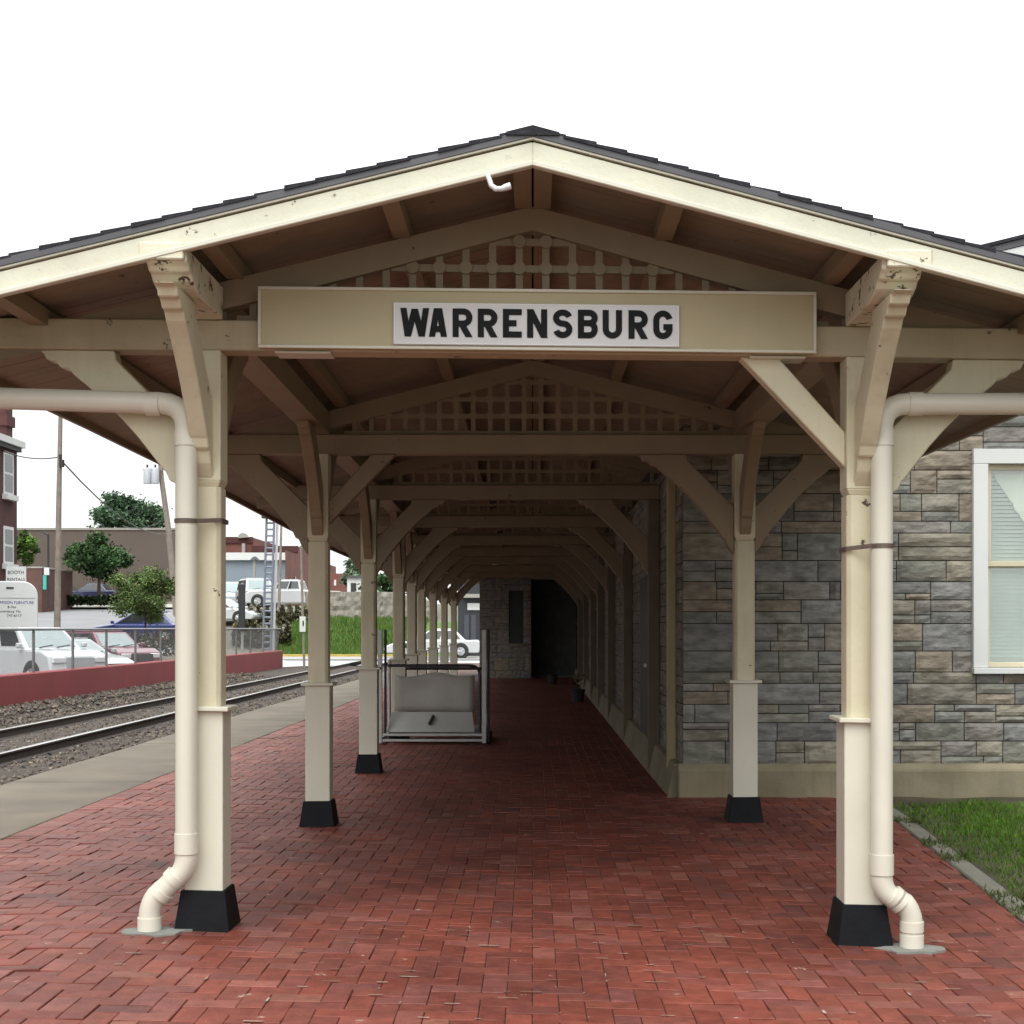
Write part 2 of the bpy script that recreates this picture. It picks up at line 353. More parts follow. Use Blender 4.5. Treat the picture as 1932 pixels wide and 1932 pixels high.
for _ in range(700):                                        # weeds in the kerb joints
    y = random.choice([7.9, 8.3, 9.6, 10.2, 11.3])+random.gauss(0, .10); x = kerb_x(y)+random.uniform(-.02, .2); z = warp((x, y, 0))[2]+.012
    h = random.uniform(.015, .04); a = random.uniform(0, 6.28); k = random.uniform(.6, 1.2); g.col = (.09*k, .12*k, .03*k, 1)
    dx, dy = math.cos(a)*.006, math.sin(a)*.006
    g.add([(x-dx, y-dy, z), (x+dx, y+dy, z), (x+random.gauss(0, .02), y+random.gauss(0, .02), z+h)], [(0, 1, 2)])
o = struct(g.build('grass', grass_m, colattr=True), 'stuff'); tag(o, 'short patchy green lawn grass beside the kerb under the window', 'grass')

# ------------------------------------------------------------------ railway
g = MB(); grid(g, [-11.15, -10.4, -9.6, -9.0, -8.2, -7.4, -6.6, -5.9, -5.25], [4+1.0*i for i in range(62)], lambda x, y: -.20+.05*noise.noise((x, y, 0))+(.10 if -9.1 < x < -5.8 else 0)*.5)
struct(g.build('ballast_bed', ballast_bed))
g = MB()
octa = [(1,0,0), (-1,0,0), (0,1,0), (0,-1,0), (0,0,1), (0,0,-1)]; of = [(0,2,4), (2,1,4), (1,3,4), (3,0,4), (2,0,5), (1,2,5), (3,1,5), (0,3,5)]
for _ in range(15000):
    y = 11.0+ (random.random()**1.5)*40; x = random.uniform(-11.1, -5.3); r = random.uniform(.02, .05)
    if abs(x+6.62) < .1 or abs(x+8.14) < .1: continue
    if x < -9.6: r *= 1.35
    k = random.uniform(.55, 1.5); g.col = random.choice([(.105*k, .085*k, .07*k, 1), (.135*k, .105*k, .082*k, 1), (.075*k, .064*k, .055*k, 1)])
    z = -.17+.03*random.random()+(.07 if x < -9.9 else 0)
    q = Matrix.Rotation(random.uniform(0, 3), 3, Vector((random.random(), random.random(), random.random()+.1)).normalized())
    g.add([tuple(q @ Vector((a*r*random.uniform(.7, 1.3), b*r*random.uniform(.7, 1.3), c*r*random.uniform(.6, 1)))+Vector((x, y, z))) for a, b, c in octa], of)
o = struct(g.build('ballast_stones', ballast_m, colattr=True), 'stuff'); tag(o, 'loose grey brown ballast stones along the railway track', 'gravel')
trk = thing('railway_track', 'railway track of two bright topped rusty rails on sleepers beyond the platform', 'railway track', (-7.38, 12, -.2))
for rx in (-6.62, -8.14):
    g = MB(); g.prism([(rx-.07, -.165), (rx+.07, -.165), (rx+.07, -.15), (rx+.012, -.13), (rx+.012, -.04), (rx+.034, -.03), (rx+.034, -.012), (rx-.034, -.012), (rx-.034, -.03), (rx-.012, -.04), (rx-.012, -.13), (rx-.07, -.15)], 'y', 2, 140)
    ro = g.build('rail', rail_side, trk)
    g = MB(); g.box(rx-.036, rx+.036, 2, 140, -.0125, .0); g.build('rail_head', rail_top, ro, bevel=.006)
g = MB()
for k in range(110): y = 6+k*.54; g.box(-8.75, -6.0, y, y+.23, -.32, -.165+random.uniform(-.01, .004))
struct(g.build('sleepers', tie_m, trk), 'stuff')
rw = MB(); rw.box(-11.35, -11.0, 4, 63, -.5, .56)
rwo = tag(rw.build('retaining_wall', red_wall), 'long low dark red painted retaining wall across the tracks', 'wall'); rwo.modifiers.new('b', 'BEVEL').width = .02
fen = thing('chain_link_fence', 'grey chain link fence standing on the red wall', 'fence', (-11.1, 31, .56))
g = MB(); g.tube([(-11.1, 10, 1.52), (-11.1, 63, 1.52)], .03, 8); g.build('top_rail', fence_m, fen)
for k in range(-7, 13):
    y = 29.1+2.72*k
    if y > 63: continue
    g = MB(); g.tube([(-11.1, y, .56), (-11.1, y, 1.53)], .034, 8); g.build('fence_post', fence_m, fen)
g = MB(); h = .94; st = .075
k = 0
while 12+k*st < 62.9:
    y = 12+k*st
    for s_ in (1, -1):
        ya, yb = (y, y+h) if s_ > 0 else (y+h, y)
        if max(ya, yb) < 63: g.tube([(-11.1+.004*s_, ya, .58), (-11.1+.004*s_, yb, 1.52)], .0022, 3, False)
    k += 1
g.build('wire_mesh', fence_m, fen)

# ------------------------------------------------------------------ station canopy
CAN = thing('station_canopy', 'long cream timber platform canopy with gabled shingle roof on posts', 'canopy', (0, 7.27, 0))
ROWS = [7.27, 11.4, 15.4, 19.6, 23.7, 27.3, 30.8, 35.0, 39.0]
XL = [-1.65, -1.70, -1.76, -1.83, -2.0, -2.12, -2.14, -2.16, -2.15]; XR = [1.66, 1.68]
YE = 44.0
def xe(y): return interp(y, [10, 15.4, 20, 25, 30], [3.1, 3.22, 3.4, 3.55, 3.62])
def part(mb, name, m, parent=CAN, bevel=0, **k): return mb.warp().build(name, m, parent, True, bevel, **k)
def U(x, y): return 3.77-.254*abs(x)*(3.1/xe(y) if x < 0 else 1)
# posts
def post(x, y):
    g = MB(); c = .022; h = .08
    oct_ = [(x-h+c, y-h), (x+h-c, y-h), (x+h, y-h+c), (x+h, y+h-c), (x+h-c, y+h), (x-h+c, y+h), (x-h, y+h-c), (x-h, y-h+c)]
    g.prism(oct_, 'z', 1.0, 2.24)
    g.frustum(x, y, 2.24, 2.27, .068, .082); g.box(x-.082, x+.082, y-.082, y+.082, 2.27, 2.93)
    p = part(g, 'post', paint, bevel=.004)
    g = MB(); g.box(x-.097, x+.097, y-.097, y+.097, .19, 1.105); s = part(g, 'sleeve', paint_new, p, bevel=.004)
    g = MB(); g.box(x-.128, x+.128, y-.128, y+.128, 1.105, 1.128); part(g, 'sleeve_cap', paint_new, p, bevel=.004)
    g = MB(); g.frustum(x, y, -.02, .20, .142, .111); part(g, 'post_base', black, p, bevel=.004)
    return p
# knee braces
curve = [(.79, 0), (.74, -.012), (.72, -.05), (.68, -.055), (.65, -.09), (.61, -.095), (.58, -.13), (.50, -.195), (.42, -.27), (.34, -.35), (.26, -.44), (.19, -.53), (.135, -.60), (.12, -.615), (.10, -.66), (.075, -.67), (.05, -.73), (0, -.80), (0, -.42), (.02, -.40), (.37, -.05), (.38, 0)]
straight = [(.53, 0), (.34, 0), (0, -.375), (0, -.55)]
def xbrace(x, y, side, ztop, prof, face=.0815, t=.05):
    g = MB(); g.prism([(x+side*(face+a), ztop+b-.001) for a, b in prof], 'y', y-t, y+t); return part(g, 'knee_brace', paint_frame_shade if y > 9 else paint, bevel=.006)  # rows behind the front get the cream with shade painted in
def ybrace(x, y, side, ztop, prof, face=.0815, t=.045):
    g = MB(); g.prism([(y+side*(face+a), ztop+b-.001) for a, b in prof], 'x', x-t, x+t); return part(g, 'long_brace', paint_frame_shade if (y > 9 or side > 0) else paint, bevel=.006)  # inward and deeper braces take the shade-darkened copy of the cream
ZT, ZTT, ZP = 2.93, 3.083, 3.27
for i, y in enumerate(ROWS):
    fm = paint_mid if i == 0 else paint_frame_shade
    post(XL[i], y)
    two = i < 2
    if two: post(XR[i], y)
    xr_end = 2.72 if two else 1.36
    dx = XL[i]+1.65
    g = MB(); g.box(-2.72+dx, xr_end, y-.078, y+.078, ZT, ZTT); part(g, 'tie_beam', fm, bevel=.006)
    # principal rafters
    for s_ in (-1, 1):
        xx = -2.85+dx if s_ < 0 else (2.85 if two else 1.36)
        g = MB(); n = 8
        top = [(xx*k/n, U(xx*k/n, y)-.092) for k in range(n+1)]; bot = [(xx*k/n, U(xx*k/n, y)-.212-.018*math.sin(math.pi*k/n)) for k in range(n, -1, -1)]
        g.prism(top+bot, 'y', y-.05, y+.05); part(g, 'rafter', paint_frame_shade)
    if i < 5:                                               # gable lattice of crossed bars with bosses
        g = MB(); pitch = .135
        def zl(x): return U(x, y)-.212
        kx = range(-14, 15) if two else range(-14, 11)
        for k in kx:
            x = k*pitch+.067
            if abs(x) > 1.5: continue
            zt = zl(x)
            if zt-ZTT > .03: g.box(x-.018, x+.018, y-.012, y+.008, ZTT-.01, zt+.01)
        for z in (ZTT+.018, ZTT+.153, ZTT+.288, ZTT+.423):
            w = (3.558-z)/.254-.02
            if w < .12: continue
            g.box(-min(w, 1.5), min(w, 1.5 if two else 1.34), y-.014, y+.010, z-.018, z+.018)
        part(g, 'gable_lattice', paint_frame_shade)
        if i < 2:
            for z in (ZTT+.153, ZTT+.288, ZTT+.423):
                for k in kx:
                    x = k*pitch+.067
                    if z < zl(x)-.01 and abs(x) < 1.4:
                        g = MB(); g.disc((x, y-.022, z), .033, 'y', .018, 12); part(g, 'lattice_boss', paint_frame_shade)
    # braces across
    xbrace(XL[i], y, -1, ZT, curve)
    if i > 0: xbrace(XL[i], y, 1, ZT, straight if i == 1 else curve)
    if two:
        xbrace(XR[i], y, 1, ZT, curve); xbrace(XR[i], y, -1, ZT, straight if i == 0 else curve)
    else:
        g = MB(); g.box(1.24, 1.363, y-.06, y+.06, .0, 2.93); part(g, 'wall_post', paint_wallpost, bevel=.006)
        xbrace(1.30, y, -1, ZT, curve, face=.061)
    # braces lengthwise under the plate beams
    for x in ([XL[i]]+([XR[i]] if two else [])):
        ybrace(x, y, -1, ZTT, curve); ybrace(x, y, 1, ZTT, curve)
    for x in [-2.48+dx, -1.5+dx]: pass
# plate beams with shaped ends
def plate(pts, m):
    g = MB(); h = .093
    x, y0 = pts[0]
    prof = [(6.44, ZP-.02), (6.44, 3.185), (6.47, 3.17), (6.49, 3.15), (6.53, 3.145), (6.56, 3.12), (6.62, 3.10), (6.70, 3.086), (7.20, ZTT+.001), (7.20, ZP-.02)]
    g.prism(prof, 'x', x-h, x+h); part(g, 'plate_beam', m, bevel=.006)
    for (xa, ya), (xb, yb) in zip(pts, pts[1:]):
        g = MB(); ya2 = max(ya, 7.203)
        v = [(xa-h, ya2, ZTT+.001), (xa+h, ya2, ZTT+.001), (xa+h, ya2, ZP-.02), (xa-h, ya2, ZP-.02), (xb-h, yb-.003, ZTT+.001), (xb+h, yb-.003, ZTT+.001), (xb+h, yb-.003, ZP-.02), (xb-h, yb-.003, ZP-.02)]
        g.add(v, [(0,1,2,3), (7,6,5,4), (0,4,5,1), (1,5,6,2), (2,6,7,3), (3,7,4,0)]); part(g, 'plate_beam', paint_frame_shade)
plate([(XL[i], ROWS[i]) for i in range(9)]+[(-2.15, YE)], paint_peel); plate([(1.665, 7.27), (1.68, 11.4), (1.685, 13.0)], paint_peel)
# flaking head block where the rake board meets each plate beam
for x in (-1.665, 1.69):
    g = MB(); g.box(x-.10, x+.10, 6.405, 6.452, 3.185, 3.262); part(g, 'bracket_head', paint_peel, bevel=.006)
# purlins
def purlin(x, m=paint_frame_shade, w=.043, y0=6.455):
    g = MB(); yl = [y0, 10, 13.0] if x > 1.3 else [y0, 10, 15.4, 20, 25, 30, YE]
    vs, fs = [], []
    for y in yl:
        X = x*(xe(y)/3.1) if x < 0 else x
        zt = U(X, y)-.002
        vs += [(X-w, y, zt-.09), (X+w, y, zt-.09), (X+w, y, zt-.006), (X-w, y, zt-.006)]
    for k in range(len(yl)-1):
        for j in range(4): fs.append((4*k+j, 4*k+4+j, 4*k+4+(j+1) % 4, 4*k+(j+1) % 4))
    fs += [(0, 1, 2, 3), tuple(len(vs)-1-q for q in range(4))]
    g.add(vs, fs); part(g, 'purlin', m)
for x in (-.048, .048, -.66, .66, -1.50, 1.50, -2.48, 2.48): purlin(x)
# soffit boards, laid down the slope
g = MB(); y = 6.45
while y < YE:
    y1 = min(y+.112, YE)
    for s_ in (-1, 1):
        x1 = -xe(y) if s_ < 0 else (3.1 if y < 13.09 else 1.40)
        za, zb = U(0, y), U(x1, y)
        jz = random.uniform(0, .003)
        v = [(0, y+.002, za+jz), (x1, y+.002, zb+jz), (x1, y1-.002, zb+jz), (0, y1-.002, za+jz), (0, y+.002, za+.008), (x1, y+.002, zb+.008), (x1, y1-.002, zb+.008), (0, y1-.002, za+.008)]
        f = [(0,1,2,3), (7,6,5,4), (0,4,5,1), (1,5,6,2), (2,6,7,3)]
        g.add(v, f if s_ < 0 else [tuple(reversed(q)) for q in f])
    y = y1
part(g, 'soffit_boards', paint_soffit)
# shingles: lapped courses
g = MB(); yst = [10, 15.4, 20, 25, 30, YE]
for s_ in (-1, 1):
    xm = 3.16; n = 23
    for k in range(n):
        a, b = k*xm/n, (k+1)*xm/n+.012
        y0 = 6.40+random.uniform(-.005, .008)
        if s_ > 0: yl = [y0, 13.11] if b > 1.42 else [y0, 13.11, YE]
        else: yl = [y0]+yst
        vs, fs = [], []
        for y in yl:
            sc = xe(y)/3.1 if s_ < 0 else 1
            X = lambda q: s_*q*sc
            ta = 3.77-.254*a; tb = 3.77-.254*b
            vs += [(X(a), y, ta+.009), (X(b), y, tb+.009), (X(b), y, tb+.030), (X(a), y, ta+.020)]
        for q in range(len(yl)-1):
            for j in range(4): fs.append((4*q+j, 4*q+4+j, 4*q+4+(j+1) % 4, 4*q+(j+1) % 4))
        fs += [(0, 1, 2, 3), tuple(len(vs)-1-q for q in range(4))]
        g.add(vs, fs)
g.prism([(-.12, 3.755), (.12, 3.755), (.12, 3.768), (0, 3.799), (-.12, 3.768)], 'y', 6.395, YE)
part(g, 'shingles', shingle)
def rake(z0, z1, y0, y1, name, m, bevel=0, x1=3.16):
    for s_ in (-1, 1):
        g = MB(); X = s_*x1
        poly = [(0, 3.77+z0), (X, 3.77-.254*x1+z0), (X, 3.77-.254*x1+z1), (0, 3.77+z1)]
        g.prism(poly, 'y', y0, y1); part(g, name, m, bevel=bevel)
rake(-.018, .016, 6.405, 6.425, 'drip_edge', drip)
rake(-.028, -.019, 6.412, 6.44, 'drip_lip', paint_new)
rake(-.148, -.038, 6.42, 6.452, 'rake_board', paint_rake, .004)
rake(-.150, -.126, 6.400, 6.419, 'rake_moulding', paint_new, .004, 3.15)
# eave boards
g = MB(); yl = [6.44, 10, 15.4, 20, 25, 30, YE]; vs, fs = [], []
for y in yl:
    X = -xe(y); z = U(X, y); vs += [(X-.03, y, z-.05), (X, y, z-.05), (X, y, z+.02), (X-.03, y, z+.02)]
for k in range(len(yl)-1):
    for j in range(4): fs.append((4*k+j, 4*k+4+j, 4*k+4+(j+1) % 4, 4*k+(j+1) % 4))
g.add(vs, fs); part(g, 'eave_board', paint_frame_shade)
g = MB(); g.box(3.1, 3.13, 6.44, 13.0, 3.77-.254*3.1-.05, 3.77-.254*3.1+.02); part(g, 'eave_board', paint_frame_shade)
for x0 in (-1.155, 1.23):                                   # pale bolt plates under the front tie beam
    g = MB(); g.box(x0-.14, x0+.14, 7.186, 7.33, 2.918, 2.9285); part(g, 'bolt_plate', paint_new)

# ------------------------------------------------------------------ name sign
SGN = thing('station_name_sign', 'cream board with white plate lettered WARRENSBURG on the front tie beam', 'sign', (0, 7.15, 2.94))
yb = 7.19
g = MB(); g.box(-1.364, 1.409, 7.13, yb, 2.936, 3.234); part(g, 'board', signboard, SGN, bevel=.003)
g = MB(); a, b, c, d = -1.368, 1.413, 2.932, 3.238; w = .016
g.box(a, b, 7.118, 7.1285, d-w, d); g.box(a, b, 7.118, 7.1285, c, c+w); g.box(a, a+w, 7.118, 7.1285, c+w, d-w); g.box(b-w, b, 7.118, 7.1285, c+w, d-w)
part(g, 'board_frame', paint_new, SGN, bevel=.003)
g = MB(); g.box(-.694, .731, 7.112, 7.1283, 2.952, 3.164); pl = part(g, 'name_plate', enamel, SGN, bevel=.008, segs=2)
g = MB(); a, b, c, d = -.69, .727, 2.956, 3.160; w = .006
g.box(a, b, 7.109, 7.1118, d-w, d); g.box(a, b, 7.109, 7.1118, c, c+w); g.box(a, a+w, 7.109, 7.1118, c+w, d-w); g.box(b-w, b, 7.109, 7.1118, c+w, d-w)
part(g, 'plate_rim', enamel_l, pl)
def arc(cx, cy, rx, ry, a0, a1, n=10): return [(cx+rx*math.cos(R(a0+(a1-a0)*k/n)), cy+ry*math.sin(R(a0+(a1-a0)*k/n))) for k in range(n+1)]
def ribbon(mb, pts, hw, y, flat=None):
    """flat stroke of half width hw along pts (x,z) facing -Y"""
    q_ = [Vector(p) for p in pts]; pts = [q_[0]]
    for p in q_[1:]:
        if (p-pts[-1]).length > 1e-5: pts.append(p)
    n = len(pts); Ls, Rs = [], []
    for i, p in enumerate(pts):
        if i == 0: t = (pts[1]-p).normalized(); nn = Vector((-t.y, t.x)); k = 1
        elif i == n-1: t = (p-pts[i-1]).normalized(); nn = Vector((-t.y, t.x)); k = 1
        else:
            t0 = (p-pts[i-1]).normalized(); t1 = (pts[i+1]-p).normalized(); t = (t0+t1).normalized(); nn = Vector((-t.y, t.x))
            k = min(1/max(.3, nn.dot(Vector((-t0.y, t0.x)))), 2.2)
        Ls.append(p+nn*hw*k); Rs.append(p-nn*hw*k)
    if flat:                                                # cut ends level at top or bottom
        for idx in flat:
            for arr in (Ls, Rs):
                e = arr[idx]; q = arr[idx-1] if idx else arr[1]
                tz = pts[idx].y
                if abs(e.y-q.y) > 1e-6: s_ = (tz-q.y)/(e.y-q.y); arr[idx] = q+(e-q)*s_
    v = [(p.x, y, p.y) for p in Ls]+[(p.x, y, p.y) for p in Rs]
    mb.add(v, [(i, i+n, i+1+n, i+1) for i in range(n-1)])
def letter(ch, x0, x1, z0, z1, y, hw, parent, m, name='letter'):
    g = MB(); w = x1-x0; h = z1-z0; l, r_, b, t = x0+hw, x1-hw, z0+hw, z1-hw; m2 = (z0+z1)/2; yy = [y]
    def S(pts, flat=None): ribbon(g, pts, hw, yy[0], flat); yy[0] -= .00025
    if ch == 'W':
        q = w/4
        S([(x0+hw*1.1, z1), (x0+q*1.05, z0)], [0, 1]); S([(x0+q*1.05, z0), (x0+2*q, z1-.004)], [0, 1]); S([(x0+2*q, z1-.004), (x0+2.95*q, z0)], [0, 1]); S([(x0+2.95*q, z0), (x1-hw*1.1, z1)], [0, 1])
    elif ch == 'A':
        c = (x0+x1)/2; S([(x0+hw*1.15, z0), (c-hw*.35, z1)], [0, 1]); S([(x1-hw*1.15, z0), (c+hw*.35, z1)], [0, 1]); S([(x0+w*.22, z0+h*.27), (x1-w*.22, z0+h*.27)])
    elif ch in 'RB':
        S([(l, z0), (l, z1)])
        zm = z0+h*.47 if ch == 'R' else z0+h*.53; ry = (t-zm)/2; rx = min(ry, w*.4)
        S([(x0+hw*.5, t), (r_-rx, t)]+arc(r_-rx, t-ry, rx, ry, 90, -90)+[(x0+hw*.5, zm)])
        if ch == 'R': S([(x0+w*.42, zm+.004), (x1-hw*1.1, z0)], [1])
        else:
            ry2 = (zm-b)/2; S([(x0+hw*.5, zm), (r_-rx, zm)]+arc(r_-rx, zm-ry2, rx, ry2, 90, -90)+[(x0+hw*.5, b)])
    elif ch == 'E':
        S([(l, z0), (l, z1)]); S([(x0+hw*.5, t), (x1, t)]); S([(x0+hw*.5, b), (x1, b)]); S([(x0+hw*.5, m2), (x1-w*.28, m2)])
    elif ch == 'N':
        S([(l, z0), (l, z1)]); S([(r_, z0), (r_, z1)]); S([(l-hw*.1, z1), (r_+hw*.1, z0)], [0, 1])
    elif ch == 'S':
        rx = (r_-l)/2; c = (l+r_)/2; zm = z0+h*.51; rt = (t-zm)/2; rb = (zm-b)/2
        S(arc(c, t-rt, rx, rt, 15, 180, 12)+arc(c, t-rt, rx, rt, 180, 262, 6)[1:]+arc(c, b+rb, rx, rb, 82, -90, 12)+arc(c, b+rb, rx, rb, -90, -165, 6)[1:])
    elif ch == 'U':
        rx = (r_-l)/2; c = (l+r_)/2; S([(l, z1), (l, b+rx)]+arc(c, b+rx, rx, rx, 180, 360, 14)+[(r_, b+rx), (r_, z1)])
    elif ch == 'G':
        rx = (r_-l)/2; c = (l+r_)/2; ry = rx*1.05
        S(arc(c, t-ry, rx, ry, 12, 180, 12)+arc(c, b+ry, rx, ry, 180, 350, 12)+[(r_, z0+h*.44)]); S([(x1-.0, z0+h*.42), (c+.002, z0+h*.42)])
    return g.warp().build(name, m, parent)
sx = lambda q: -.694+(q-88)*.000803
for ch, a, b in (('W', 132, 314), ('A', 308, 425), ('R', 457, 580), ('R', 613, 735), ('E', 768, 885), ('N', 918, 1042), ('S', 1078, 1198), ('B', 1232, 1355), ('U', 1385, 1505), ('R', 1545, 1665), ('G', 1698, 1818)):
    letter(ch, sx(a), sx(b), 2.992, 3.134, 7.1075, .0152, pl, ink)

# ------------------------------------------------------------------ downpipes
def elbow(p, d0, d1, r, n=6):
    """points of a bend at corner p from direction d0 to d1"""
    p = Vector(p); d0 = Vector(d0).normalized(); d1 = Vector(d1).normalized(); a = p-d0*r; b = p+d1*r
    return [tuple(a*(1-t)**2+p*2*t*(1-t)+b*t*t) for t in [k/n for k in range(n+1)]]
def downpipe(xv, xf, xend, zh, zh2, zk, zf, y, label):
    s_ = -1 if xv < 0 else 1; r = .0545
    gz = warp((xf, y, 0))[2]
    P = thing('downpipe', label, 'downpipe', (xf, y, 0), 'downpipes on the front canopy posts')
    g = MB(); top = elbow((xv, y, zh), (0, 0, 1), (s_, 0, (zh2-zh)/abs(xend-xv)), .13)
    out = elbow((xend, y, zh2), (s_, 0, 0), (0, 0, 1), .12)
    g.tube([(xv, y, zk+.05)]+top+out+[(xend, y, zh2+.22)], r, 20); g.build('pipe', pipe_m, P)
    foot = elbow((xv, y, zk-.06), (0, 0, -1), (xf-xv, 0, zf-zk), .05)+elbow((xf, y, zf), (xf-xv, 0, zf-zk), (0, 0, -1), .06)
    g = MB(); g.tube([(xv, y, zk+.02)]+foot+[(xf, y, gz-.01)], r*.985, 20); g.build('foot_bend', pipe_m, P)
    d = Vector((xf-xv, 0, zf-zk+.06)).normalized()
    R1 = r*1.09
    class G:
        def tube(s, *a): MB().tube(*a).build('coupling', pipe_m, P)
    g = G()
    g.tube([(xv, y, zk+.10), (xv, y, zk+.0)], R1, 20); g.tube([Vector((xv, y, zk-.06))+d*.065, Vector((xv, y, zk-.06))+d*.105], R1, 20)
    g.tube([Vector((xf, y, zf))-d*.105, Vector((xf, y, zf))-d*.065], R1, 20)
    g.tube([(xf, y, gz+.07), (xf, y, gz-.005)], R1, 20)
    if s_ > 0: g.tube([(xf, y, gz+.135), (xf, y, gz+.085)], R1, 20)
    g.tube([(xv, y, zh-.21), (xv, y, zh-.13)], R1, 20); g.tube([(xv+s_*.13, y, zh), (xv+s_*.20, y, zh)], R1, 20)
    return P
def strapband(xv, xp, z, y, P):
    pts = []; s_ = -1 if xv < 0 else 1; rr = .0575
    for k in range(9):
        a = R(200+140*k/8); pts.append((xv+rr*math.cos(a), y+rr*math.sin(a), z))
    side = [(xp-s_*.086, 7.19, z), (xp-s_*.086, 7.35, z), (xp+s_*.086, 7.35, z)]
    pts = (pts+[(xp+.086, 7.188, z+.01), (xp+.086, 7.352, z+.01), (xp-.086, 7.352, z)]) if s_ < 0 else ([(xp+.086, 7.352, z), (xp-.086, 7.352, z-.01), (xp-.086, 7.188, z-.01)]+pts)
    g = MB(); n = len(pts); h = .011
    v = [(a, b, c-h) for a, b, c in pts]+[(a, b, c+h) for a, b, c in pts]
    g.add(v, [(i, i+1, i+1+n, i+n) for i in range(n-1)]); o = g.build('strap', strap_m, P)
    so_ = o.modifiers.new('s', 'SOLIDIFY'); so_.thickness = .004; so_.offset = 0
PL = downpipe(-1.722, -1.905, -3.02, 2.665, 2.70, .43, .17, 7.117, 'cream plastic downpipe strapped to the front post beside the tracks')
strapband(-1.722, -1.65, 2.082, 7.117, PL)
PR = downpipe(1.736, 1.885, 3.02, 2.665, 2.665, .325, .135, 7.117, 'cream plastic downpipe strapped to the front post beside the lawn')
strapband(1.736, 1.66, 1.958, 7.117, PR)
grey_mort = mat('grey mortar patch', (.22, .22, .20), .9, .2, 8, .3)
for x, w in ((-1.88, .17), (1.87, .16)):                      # mortar collars round the pipe feet
    g = MB(); n = 14; z = warp((x, 7.1, 0))[2]+.004; c = [(x+w*(1+.25*random.uniform(-1, 1))*math.cos(6.283*k/n), 7.09+.1*(1+.3*random.uniform(-1, 1))*math.sin(6.283*k/n)) for k in range(n)]
    g.prism(c, 'z', z-.02, z+.004); struct(g.build('mortar_patch', grey_mort))
g = MB(); g.tube([(-.205, 6.41, 3.585), (-.195, 6.40, 3.56), (-.185, 6.385, 3.525), (-.165, 6.38, 3.508), (-.14, 6.38, 3.508), (-.12, 6.38, 3.515), (-.098, 6.38, 3.522)], [.011, .0115, .012, .013, .012, .0155, .0155], 12)
tag(g.build('bent_pipe', white_p), 'small bent white pipe end hanging under the gable rake', 'pipe')

# ------------------------------------------------------------------ stone station building
BLD = thing('stone_station_building', 'grey stone station building with white trimmed window and concrete plinth', 'building', (6, 13.1, 0))
def ashlar(mb, w, h, frame, holes=(), unit=.060, seed=3, fine=True, wmax=11):
    """random ashlar stones on a w x h face; frame(u, v, d) gives the 3D point at depth d in front"""
    rnd = random.Random(seed); cuts = sorted({0, h}|{q for hl in holes for q in hl[2:]}); blocks = []
    def split(u0, u1, v0, v1):
        if u1-u0 < .02: return
        hh = v1-v0
        if hh > 3.4*unit and rnd.random() < .5 or hh > 2.6*unit and rnd.random() < .25:      # two thinner stones on top of each other
            m = v0+hh*rnd.choice([.36, .5, .62])
            for a, b in ((v0, m), (m, v1)):
                if u1-u0 > 8*unit and rnd.random() < .6: c = u0+(u1-u0)*rnd.uniform(.3, .7); blocks.append((u0, c, a, b)); blocks.append((c, u1, a, b))
                else: blocks.append((u0, u1, a, b))
        else: blocks.append((u0, u1, v0, v1))
    for v_lo, v_hi in zip(cuts, cuts[1:]):
        v = v_lo
        while v < v_hi-1e-6:
            bh = unit*rnd.choice([1.8, 2.2, 2.8, 3.2, 3.6, 4.2])
            if v_hi-(v+bh) < 1.6*unit: bh = v_hi-v
            spans = [(0, w)]
            for a, b, c, d in holes:
                if c < v+bh/2 < d: spans = [(0, a), (b, w)]
            for s0, s1 in spans:
                u = s0
                while u < s1-1e-6:
                    wd = unit*rnd.uniform(4, wmax) if rnd.random() < .86 else unit*rnd.uniform(1.6, 3)
                    if s1-(u+wd) < 1.5*unit: wd = s1-u
                    split(u, u+wd, v, v+bh); u += wd
            v += bh
    for (u0, u1, v0, v1) in blocks:
        for _ in (0,):
            ww, hh = (u1-u0)/unit, (v1-v0)/unit; gp = .0045; u0 += gp; u1 -= gp; v0 += gp; v1 -= gp
            base = rnd.choice([(.245, .228, .19), (.225, .222, .188), (.205, .21, .19), (.255, .234, .185), (.235, .22, .20), (.212, .212, .205), (.265, .225, .175)])
            k = rnd.uniform(.88, 1.18); mb.col = (base[0]*k, base[1]*k, base[2]*k, 1)
            na = max(2, int(ww*1.6)) if fine else 2; nb = max(2, int(hh*1.8)) if fine else 2
            off = rnd.uniform(0, 50); dep = rnd.uniform(.010, .030); vs = []
            for q in range(nb+1):
                for p in range(na+1):
                    fu, fv = p/na, q/nb; u = u0+(u1-u0)*fu; v = v0+(v1-v0)*fv
                    edge = min(1, min(fu, 1-fu)*na/1.0, min(fv, 1-fv)*nb/1.0)
                    dd = .004+edge*(dep*.55+.017*noise.noise((u*7+off, v*14, off))+.007*noise.noise((u*22+off, v*30, off)))
                    vs.append(frame(u, v, dd))
            n0 = len(vs); fs = [(q*(na+1)+p, q*(na+1)+p+1, (q+1)*(na+1)+p+1, (q+1)*(na+1)+p) for q in range(nb) for p in range(na)]
            ring = [p for p in range(na+1)]+[q*(na+1)+na for q in range(1, nb+1)]+[nb*(na+1)+p for p in range(na-1, -1, -1)]+[q*(na+1) for q in range(nb-1, 0, -1)]
            for r_ in ring:
                p_ = r_ % (na+1); q_ = r_//(na+1); vs.append(frame(u0+(u1-u0)*p_/na, v0+(v1-v0)*q_/nb, -.02))
            m = len(ring); fs += [(ring[k], n0+k, n0+(k+1) % m, ring[(k+1) % m]) for k in range(m)]
            mb.add(vs, fs)
YW, XW = 13.1, 1.373
